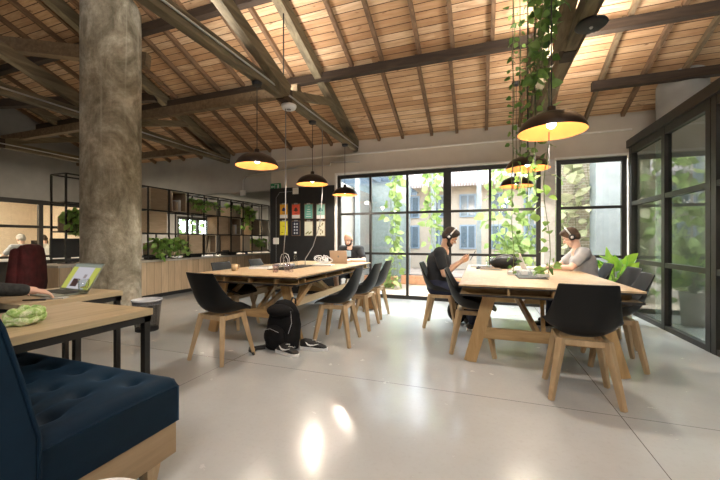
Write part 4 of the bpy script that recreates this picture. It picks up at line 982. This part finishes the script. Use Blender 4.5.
# backpack and trainers
t = thing('backpack', 'black backpack leaning on the leg of the left table', 'backpack', (-1.99, 3.12, 0), -.15)
def blob(m, c, r, M=None): return m.ball(c, r, 24, 16, M)
m = MB(); vs = []; rings = [(0, .15, .10), (.02, .18, .125), (.12, .19, .135), (.25, .185, .125), (.36, .165, .11), (.44, .13, .09), (.49, .08, .055), (.505, .02, .015)]
n = 32
for z_, rx, ry in rings:
    for k_ in range(n):
        a = 2*PI*k_/n; q = 1+.03*math.sin(a*5+z_*17)+.02*math.sin(a*9+z_*31); vs.append((rx*math.copysign(abs(math.cos(a))**.75, math.cos(a))*q-.12*z_*z_, ry*math.copysign(abs(math.sin(a))**.75, math.sin(a))*q+.16*z_, z_))
fs = [(r_*n+k_, r_*n+(k_+1) % n, (r_+1)*n+(k_+1) % n, (r_+1)*n+k_) for r_ in range(len(rings)-1) for k_ in range(n)] + [tuple((len(rings)-1)*n+k_ for k_ in range(n)), tuple(range(n))[::-1]]
m.add(vs, fs); BP = plain('backpack_cloth', (.007, .007, .008), .85, var=.4, spec=.2, bump=.4); m.build('body', BP, t, smooth=True)
MB().ball((0, -.11, .15), (.14, .06, .12), 24, 14).build('front_pocket', BP, t, smooth=True)
MB().ball((-.01, -.02, .40), (.16, .10, .07), 24, 14).build('top_lid', BP, t, smooth=True)
MB().tube([(-.10, -.165, .22), (0, -.18, .25), (.10, -.165, .22)], .002, 6).tube([(.16, -.05, .42), (.18, -.06, .3), (.17, -.10, .2)], .003, 6).build('zip', SILV, t)
MB().tube([(-.15, -.08, .03), (-.23, -.12, .015), (-.28, -.18, .012), (-.22, -.24, .01), (-.14, -.26, .01)], [.014]*5, 8).build('strap', BLK, t, smooth=True); MB().tube([(-.12, -.12, .02), (-.2, -.16, .012), (-.16, -.26, .01), (-.10, -.30, .01)], .012, 8).build('strap', BLK, t, smooth=True); MB().tube([(.02, .10, .45), (.03, .14, .52), (.03, .19, .50), (.02, .2, .44)], .01, 8).build('carry_handle', BLK, t, smooth=True)
def shoe(loc, rz, lb):
    t = thing('trainer', lb, 'shoe', loc, rz, 'trainers by the table leg')
    def ring(x, w_, z0, z1, n=12): return [(x, w_*math.cos(2*PI*k_/n), (z0+z1)/2+(z1-z0)/2*math.sin(2*PI*k_/n)) for k_ in range(n)]
    secs = [(-.145, .012, .035, .06), (-.135, .033, .018, .10), (-.09, .038, .016, .115), (-.03, .038, .016, .11), (.03, .042, .015, .085), (.09, .044, .015, .065), (.13, .036, .016, .052), (.15, .010, .02, .035)]
    vs = []; [vs.extend(ring(*s_)) for s_ in secs]; n = 12
    fs = [(i*n+k_, i*n+(k_+1) % n, (i+1)*n+(k_+1) % n, (i+1)*n+k_) for i in range(len(secs)-1) for k_ in range(n)] + [tuple(range(n))[::-1], tuple((len(secs)-1)*n+k_ for k_ in range(n))]
    MB().add(vs, fs).build('upper', BLK, t, smooth=True)
    so = []; pr = [(-.15, .0), (-.135, .036), (-.05, .038), (.05, .046), (.12, .042), (.155, .015), (.158, 0)]
    ol = pr + [(x, -y) for x, y in pr[-2:0:-1]]; n = len(ol); m = MB(); m.add([(x, y, 0) for x, y in ol]+[(x*1.01, y*1.05, .030) for x, y in ol], [tuple(range(n))[::-1], tuple(n+i for i in range(n))]+[(i, (i+1) % n, n+(i+1) % n, n+i) for i in range(n)]); m.build('sole', WHT, t, bevel=.003)
    for sg in (-1, 1):
        pts = [(-.07, sg*.040, .085), (-.045, sg*.0425, .060), (-.02, sg*.043, .052), (.02, sg*.0445, .058), (.075, sg*.040, .075)]
        MB().tube(pts, [.003, .008, .010, .006, .002], 6).build('curved_stripe', WHT, t, smooth=True)
    MB().tube([(.0, -.02, .105), (.02, .02, .10), (.04, -.02, .088), (.055, .02, .08)], .003, 5).build('laces', WHT, t)
shoe((-1.84, 2.98, 0), -.25, 'black trainer with white mark standing in front of the backpack')
shoe((-1.66, 3.20, 0), .1, 'black trainer with white mark right of the backpack, by the table leg')
t = thing('backpack', 'dark bag on the floor under the man looking at his phone', 'bag', (-.30, 4.95, 0), .2)
MB().ball((0, 0, .16), (.15, .12, .165), 20, 14).build('body', BP, t, smooth=True); MB().tube([(-.1, 0, .24), (-.05, -.12, .3), (.06, -.1, .26)], .012, 6).build('strap', BLK, t)
t = thing('tan_bag', 'tan leather bag on the floor beside the last left table chair', 'bag', (-1.75, 5.45, 0))
MB().box(-.14, .14, -.07, .07, .0, .26).build('body', plain('tan_leather', (.42, .22, .09), .6), t, bevel=.03); MB().tube([(-.08, 0, .25), (-.06, 0, .36), (.06, 0, .36), (.08, 0, .25)], .01, 6).build('handle', TWIG, t)
# lime potted plant by the corner
px_, py0 = on_y(617, 5.75), 5.75
t = thing('potted_plant', 'lime green broad leaved plant in a pale pot by the corner window', 'plant', (px_, py0, 0))
MB().lathe([(0, 0), (.12, 0), (.15, .45), (.13, .45), (.125, .40), (0, .40)], 28).build('pot', plain('pale_pot', (.62, .58, .54), .6), t, smooth=True); MB().lathe([(0, .405), (.126, .405)], 20).build('soil', plain('soil', (.05, .03, .02), .9), t)
st = MB()
lf = MB()
for i in range(24):
    th = i*2.399+rnd.uniform(-.2, .2); e_ = rnd.uniform(.15, 1.35); r0 = .03; hgt = .55+.28*rnd.random()*(e_ > .5)
    p0 = Vector((.02*math.cos(th), .02*math.sin(th), .40)); p1 = Vector((.10*math.cos(th)*math.cos(e_), .10*math.sin(th)*math.cos(e_), hgt)); st.tube([p0, p0.lerp(p1, .5)+Vector((0, 0, .04)), p1], .006, 5)
    d_ = Vector((math.cos(th)*math.cos(e_), math.sin(th)*math.cos(e_), math.sin(e_)*.8))
    leaf(lf, p1, d_, rnd.uniform(.22, .34), .2, .27)
st.build('stem', STEM, t); lf.build('foliage', LIME, t, smooth=True)

# ---------------------------------------------------------------- people
def remesh(o, vox, smooth=4):
    md = o.modifiers.new('fuse', 'REMESH'); md.mode = 'VOXEL'; md.voxel_size = vox; md.use_smooth_shade = True
    md = o.modifiers.new('relax', 'SMOOTH'); md.iterations = smooth; md.factor = .5
SKIN = plain('skin', (.62, .36, .25), .55, var=.05)
def person(label, loc, rz, P, skin, shirt, trousers, sleeve, hair=None, beard=None, phones=None, shorts=False, shoes=True, sock=None, female=False):
    """local frame: x right, y forward, z up, origin on the floor under the hips; P: joints"""
    t = thing('person', label, 'person', loc, rz)
    V = {k: Vector(v) for k, v in P.items()}
    b = MB()
    hip, chest, neck, head = V['hip'], V['chest'], V['neck'], V['head']
    up = (neck-hip).normalized()
    hd = V.get('look', Vector((0, 1, -.3))).normalized(); side = hd.cross(Vector((0, 0, 1))).normalized(); hu = side.cross(hd).normalized()
    H = Matrix((side, hd, hu)).transposed()       # head frame: x right, y face, z crown
    h = lambda x, y, z: head + H @ Vector((x, y, z))
    b.cone(hip, hip.lerp(chest, .5), .14, .13, 16); b.cone(hip.lerp(chest, .5), chest, .125, .145, 16)
    b.cone(V['shl'], V['shr'], .07, .07, 14); b.cone(chest, neck-up*.06, .13, .08, 14); b.cone(neck-up*.06, h(0, -.02, -.05), .055, .052, 14)
    b.ball(h(0, -.008, .03), (.074, .094, .092), 24, 16, H); b.ball(h(0, .022, -.045), (.056, .066, .066), 20, 14, H)
    b.cone(h(0, .080, .01), h(0, .104, -.022), .010, .014, 8); b.ball(h(0, .062, -.098), (.026, .022, .018), 10, 8, H)
    for s in (-1, 1): b.ball(h(s*.077, -.005, -.005), (.012, .022, .032), 10, 8, H); b.ball(h(s*.03, .078, -.03), (.02, .012, .014), 8, 6, H)
    b.cone(h(-.02, .088, -.062), h(.02, .088, -.062), .008, .008, 8)
    for s, S, E, W, F in ((-1, 'shl', 'ell', 'wrl', 'fil'), (1, 'shr', 'elr', 'wrr', 'fir')):
        b.cone(V[S], V[E], .052, .042, 14); b.cone(V[E], V[W], .042, .028, 14)
        # hand: palm, four bent fingers, thumb from the side
        d = (V[F]-V[W]).normalized(); n_ = V.get('palm'+F[2], Vector((0, 0, -1))); sd = d.cross(n_).normalized(); n_ = sd.cross(d).normalized() * (1 if n_.dot(sd.cross(d)) > 0 else -1)
        w0 = V[W]; b.cone(w0, w0+d*.03, .027, .028, 12)
        for k_ in range(4):
            o_ = (k_-1.5)*.019; L_ = (.068, .078, .074, .058)[k_]
            kn = w0+d*.088+sd*o_; b.cone(w0+d*.02+sd*o_*.6, kn, .014, .0115, 10)
            m1 = kn+d*L_*.5+n_*L_*.18; m2 = m1+d*L_*.28+n_*L_*.32; b.cone(kn, m1, .0098, .0088, 8); b.cone(m1, m2, .0088, .0078, 8)
        ts = V.get('thumb'+F[2], Vector((0, 0, 0))); sgn = 1 if ts.dot(sd) >= 0 else -1
        a0 = w0+d*.025+sd*sgn*.018; a1 = a0+d*.035+sd*sgn*.030+n_*.01; a2 = a1+d*.03+sd*sgn*.006+n_*.012; b.cone(a0, a1, .014, .0105, 8); b.cone(a1, a2, .0105, .0088, 8)
    for K, A in (('knl', 'anl'), ('knr', 'anr')):
        s = -1 if K == 'knl' else 1; hj = hip+Vector((s*.095, .03, -.02)); b.cone(hj, V[K], .082, .055, 16); b.cone(V[K], V[A], .052, .036, 14); b.cone(V[A]+Vector((0, -.03, -.035)), V[A]+Vector((0, .13, -.05)), .034, .028, 10)
    o = b.build('body', skin, t, smooth=True); remesh(o, .0068, 3)
    # shirt
    c = MB(); c.cone(hip+Vector((0, 0, .0)), hip.lerp(chest, .5), .152, .146, 18); c.cone(hip.lerp(chest, .5), chest, .142, .160, 18); c.cone(V['shl'], V['shr'], .083, .083, 16); c.cone(chest, neck-up*.075, .145, .078, 16)
    for S, E, W in (('shl', 'ell', 'wrl'), ('shr', 'elr', 'wrr')):
        if sleeve == 'short': c.cone(V[S], V[S].lerp(V[E], .62), .073, .066, 14)
        else: c.cone(V[S], V[E], .070, .055, 14); c.cone(V[E], V[E].lerp(V[W], .9), .054, .042, 14)
    o = c.build('shirt', shirt, t, smooth=True); remesh(o, .010, 4)
    c = MB(); c.cone(hip+Vector((-.04, 0, -.0)), hip+Vector((.04, 0, -.0)), .148, .148, 18)
    for K, A in (('knl', 'anl'), ('knr', 'anr')):
        s = -1 if K == 'knl' else 1; hj = hip+Vector((s*.09, .03, -.02))
        if shorts: c.cone(hj, hj.lerp(V[K], .8), .098, .082, 16)
        else: c.cone(hj, V[K], .097, .070, 16); c.cone(V[K], V[A].lerp(V[K], .06), .068, .055, 14)
    o = c.build('shorts' if shorts else 'trousers', trousers, t, smooth=True); remesh(o, .011, 4)
    for A in ('anl', 'anr'):
        q = V[A]; c = MB(); c.cone(q+Vector((0, -.035, -.035)), q+Vector((0, .05, -.035)), .044, .042, 12); c.cone(q+Vector((0, .04, -.045)), q+Vector((0, .15, -.052)), .042, .034, 12)
        f = c.build('shoe', BLK, t, smooth=True); remesh(f, .008, 2)
        MB().box(q.x-.04, q.x+.04, q.y-.075, q.y+.185, q.z-.095, q.z-.078).build('sole', WHT, f, bevel=.006)
    if hair:
        c = MB(); c.ball(h(0, -.018, .042), (.083, .100, .094), 24, 16, H); c.ball(h(0, -.055, -.005), (.074, .062, .070), 20, 14, H); c.ball(h(0, .035, .095), (.062, .055, .036), 18, 12, H)
        # carve nothing: the face lies in front of the cap
        o = c.build('hair', hair, t, smooth=True); remesh(o, .008, 2)
    if beard:
        c = MB(); c.ball(h(0, .045, -.082), (.056, .052, .040), 20, 14, H)
        for s in (-1, 1): c.cone(h(s*.055, .01, -.02), h(s*.045, .04, -.075), .020, .024, 10)
        o = c.build('beard', beard, t, smooth=True); remesh(o, .007, 2)
    for s in (-1, 1):
        e_ = MB().ball(h(s*.030, .080, .004), (.010, .008, .006), 10, 8, H).build('eye', WHT, t, smooth=True); MB().ball(h(s*.030, .087, .004), .0035, 8, 6).build('pupil', BLK, e_, smooth=True)
    c = MB()
    for s in (-1, 1): c.tube([h(s*.048, .074, .024), h(s*.03, .088, .028), h(s*.014, .090, .022)], .0035, 6)
    c.build('eyebrow', hair or beard or TWIG, t); MB().tube([h(-.022, .0935, -.060), h(0, .0975, -.062), h(.022, .0935, -.060)], .0035, 6).build('lips', plain('lips', (.5, .2, .17), .5), t)
    if phones:
        g = MB().tube([h(.095*math.cos(a), -.005, .030+.105*math.sin(a)) for a in [PI*i/16 for i in range(17)]], .009, 8).build('headphones', phones, t, smooth=True)
        for s in (-1, 1):
            c = MB(); M2 = H @ Matrix.Rotation(s*PI/2, 3, 'Y'); c.ball(h(s*.092, -.004, -.002), (.042, .042, .022), 20, 12, M2); q = c.build('ear_cup', BLK, g, smooth=True)
            MB().ball(h(s*.108, -.004, -.002), (.020, .020, .010), 16, 8, M2).build('cup_cover', SILV, q, smooth=True)
    return t, V, H
def thing_parent(o, label, cat): return tag(o, label, cat)
DKSHIRT = plain('charcoal_cotton', (.018, .020, .024), .9, bump=.3); LTSHIRT = plain('pale_grey_cotton', (.36, .36, .37), .9, bump=.3); NAVY = plain('navy_denim', (.015, .02, .045), .9, bump=.3)
DHAIR = plain('dark_brown_hair', (.030, .018, .012), .7, bump=.6); BHAIR = plain('brown_hair', (.06, .035, .02), .7, bump=.6)
SK1 = plain('skin_fair', (.66, .42, .32), .5, var=.05); SK2 = plain('skin_tan', (.55, .33, .22), .5, var=.05)
# man with phone, faces +x  (local y forward -> rz=-90)
Pm = dict(hip=(0, -.05, .53), chest=(0, -.04, .86), neck=(0, .03, 1.05), head=(0, .11, 1.19), look=(0, 1, -.75), shl=(-.165, -.01, .98), shr=(.165, -.01, .98),
          ell=(-.20, .04, .72), elr=(.21, .06, .71), wrl=(-.07, .26, .87), wrr=(.08, .24, .86), fil=(.01, .38, .93), fir=(.04, .36, .92), pall=(.6, 0, .5), palr=(-.6, 0, .5),
          thumbl=(0, 0, 1), thumbr=(0, 0, 1), knl=(-.13, .42, .50), knr=(.13, .42, .50), anl=(-.12, .36, .095), anr=(.14, .40, .095))
Pm = {k.replace('pall', 'palml').replace('palr', 'palmr'): v for k, v in Pm.items()}
t, V, H = person('man with headphones and beard in a charcoal t-shirt looking at his phone', (-.50, 4.68, 0), -PI/2, Pm, SK2, DKSHIRT, NAVY, 'short', DHAIR, DHAIR, SILV)
ph = thing('smartphone', 'black phone held up by the man with headphones', 'phone', (-.50+.40, 4.68-.015, .945), 0)
M = Matrix.Rotation(.5, 4, 'Y')
MB().box(-.004, .004, -.036, .036, -.07, .07, M).build('case', BLK, ph, bevel=.002); MB().box(-.0055, -.004, -.032, .032, -.065, .065, M).build('screen', plain('phone_glass', (.02, .03, .05), .1), ph)
# man in pale shirt, faces -x, forearms on the table
Pr = dict(hip=(0, -.04, .53), chest=(0, .01, .85), neck=(0, .085, 1.045), head=(0, .15, 1.185), look=(.10, 1, -.62), shl=(-.17, .04, .98), shr=(.17, .04, .98),
          ell=(-.26, .20, .80), elr=(.26, .22, .80), wrl=(-.10, .42, .785), wrr=(.06, .45, .785), fil=(-.03, .6, .78), fir=(-.03, .58, .78), palml=(.3, 0, -1), palmr=(-.3, 0, -1),
          thumbl=(1, 0, 0), thumbr=(-1, 0, 0), knl=(-.12, .38, .50), knr=(.12, .38, .50), anl=(-.12, .42, .095), anr=(.13, .34, .095))
person('man with headphones in a pale grey t-shirt leaning his forearms on the right table', (1.27, 5.18, 0), PI/2, Pr, SK1, LTSHIRT, NAVY, 'short', BHAIR, None, SILV)
# watch on his left wrist = thing
w_ = thing('wristwatch', 'dark watch on the wrist of the man in the pale grey shirt', 'watch', (1.27-.40, 5.18-.11, .79))
MB().tube([(.0, .034*math.cos(a), .034*math.sin(a)) for a in [i*2*PI/18 for i in range(19)]], .007, 6).build('band', BLK, w_, smooth=True); MB().ball((0, 0, .037), (.018, .018, .006), 14, 8).build('dial', SILV, w_)
# bald man behind the gold laptop, faces the camera (-y)
Pb = dict(hip=(0, -.04, .55), chest=(0, .02, .86), neck=(0, .08, 1.03), head=(.02, .13, 1.165), look=(0, 1, -.55), shl=(-.18, .04, .97), shr=(.18, .04, .97),
          ell=(-.30, .16, .77), elr=(.30, .16, .77), wrl=(-.12, .40, .79), wrr=(.14, .40, .79), fil=(-.06, .56, .785), fir=(.07, .56, .785), palml=(.2, 0, -1), palmr=(-.2, 0, -1),
          thumbl=(1, 0, 0), thumbr=(-1, 0, 0), knl=(-.18, .36, .50), knr=(.18, .36, .50), anl=(-.20, .42, .095), anr=(.16, .30, .095))
t, V, H = person('bald bearded man in a black t-shirt typing behind the pale gold laptop', (-2.33, 6.08, 0), PI, Pb, SK1, DKSHIRT, plain('dark_shorts', (.03, .03, .035), .9), 'short', None, DHAIR, None, shorts=True)
MB().box(-.05, .05, .165, .178, .84, .95).build('shirt_print', plain('print_blue', (.35, .5, .62), .8), t, bevel=.02)
# person mostly outside the frame on the banquette, typing
Ps = dict(hip=(0, -.05, .64), chest=(0, .06, .92), neck=(.02, .14, 1.10), head=(.03, .2, 1.24), look=(0, 1, -.5), shl=(-.17, .12, 1.02), shr=(.17, .12, 1.02),
          ell=(-.24, .22, .83), elr=(.24, .26, .84), wrl=(-.02, .52, .81), wrr=(.27, .52, .80), fil=(.06, .66, .765), fir=(.31, .66, .765), palml=(.2, 0, -1), palmr=(-.2, 0, -1),
          thumbl=(1, 0, 0), thumbr=(-1, 0, 0), knl=(-.12, .36, .58), knr=(.14, .36, .58), anl=(-.12, .44, .095), anr=(.14, .46, .095))
JK = plain('dark_patterned_jacket', (.022, .024, .024), .85, var=.5, scale=30, bump=.5)
person('person in a dark jacket typing on the laptop at the left edge', (-3.25, .94, 0), 0, Ps, SK1, JK, NAVY, 'long', DHAIR)
# blurred colleagues in the lit office
Po = dict(Ps); Po.update(hip=(0, 0, .53), knl=(-.12, .4, .5), knr=(.12, .4, .5))
GH = plain('grey_hair', (.45, .42, .38), .8)
person('grey haired person in a light shirt in the lit office behind the windows', (-10.4, 5.0, .0), PI*.5, Pb, SK1, LTSHIRT, NAVY, 'short', GH)
person('brown haired colleague in a pale top beside a screen in the lit office', (-11.3, 5.95, .0), PI*.6, Pb, SK1, WHITE, NAVY, 'short', BHAIR)
for y, lb in ((5.0, 'office chair under the grey haired person'), (5.95, 'office chair under the brown haired colleague')):
    t = thing('office_chair', lb, 'chair', (-10.4 if y < 5.5 else -11.3, y, 0)); MB().lathe([(0, .40), (.22, .40), (.22, .44), (0, .44)], 20).build('seat', BLK, t); MB().lathe([(.03, .03), (.03, .40)], 10).build('post', STEEL, t); MB().lathe([(0, 0), (.25, 0), (.24, .03), (0, .04)], 20).build('base', STEEL, t)
    t = thing('office_desk', 'white desk in the lit office, ' + ('left one' if y < 5.5 else 'right one'), 'desk', (-11.15 if y < 5.5 else -12.1, y-.35 if y < 5.5 else y, 0)); MB().box(-.4, .25, -.6, .6, .70, .74).build('desktop', WHT, t)
    for a in (-.36, .21):
        for c_ in (-.55, .55): MB().box(a-.02, a+.02, c_-.02, c_+.02, 0, .70).build('leg', STEEL, t)
for y, lb in ((4.3, 'dark monitor in the lit office by the grey haired person'), (6.2, 'dark monitor in the lit office by the brown haired colleague')):
    t = thing('computer_monitor', lb, 'monitor', (-11.15 if y < 5.5 else -12.1, y, .74)); MB().box(-.015, .015, -.2, .2, .12, .40).build('screen', BLK, t); MB().box(-.02, .02, -.02, .02, .01, .14).build('stand', STEEL, t); MB().box(-.08, .08, -.09, .09, 0, .012).build('base', STEEL, t)
bpy.context.view_layer.update()
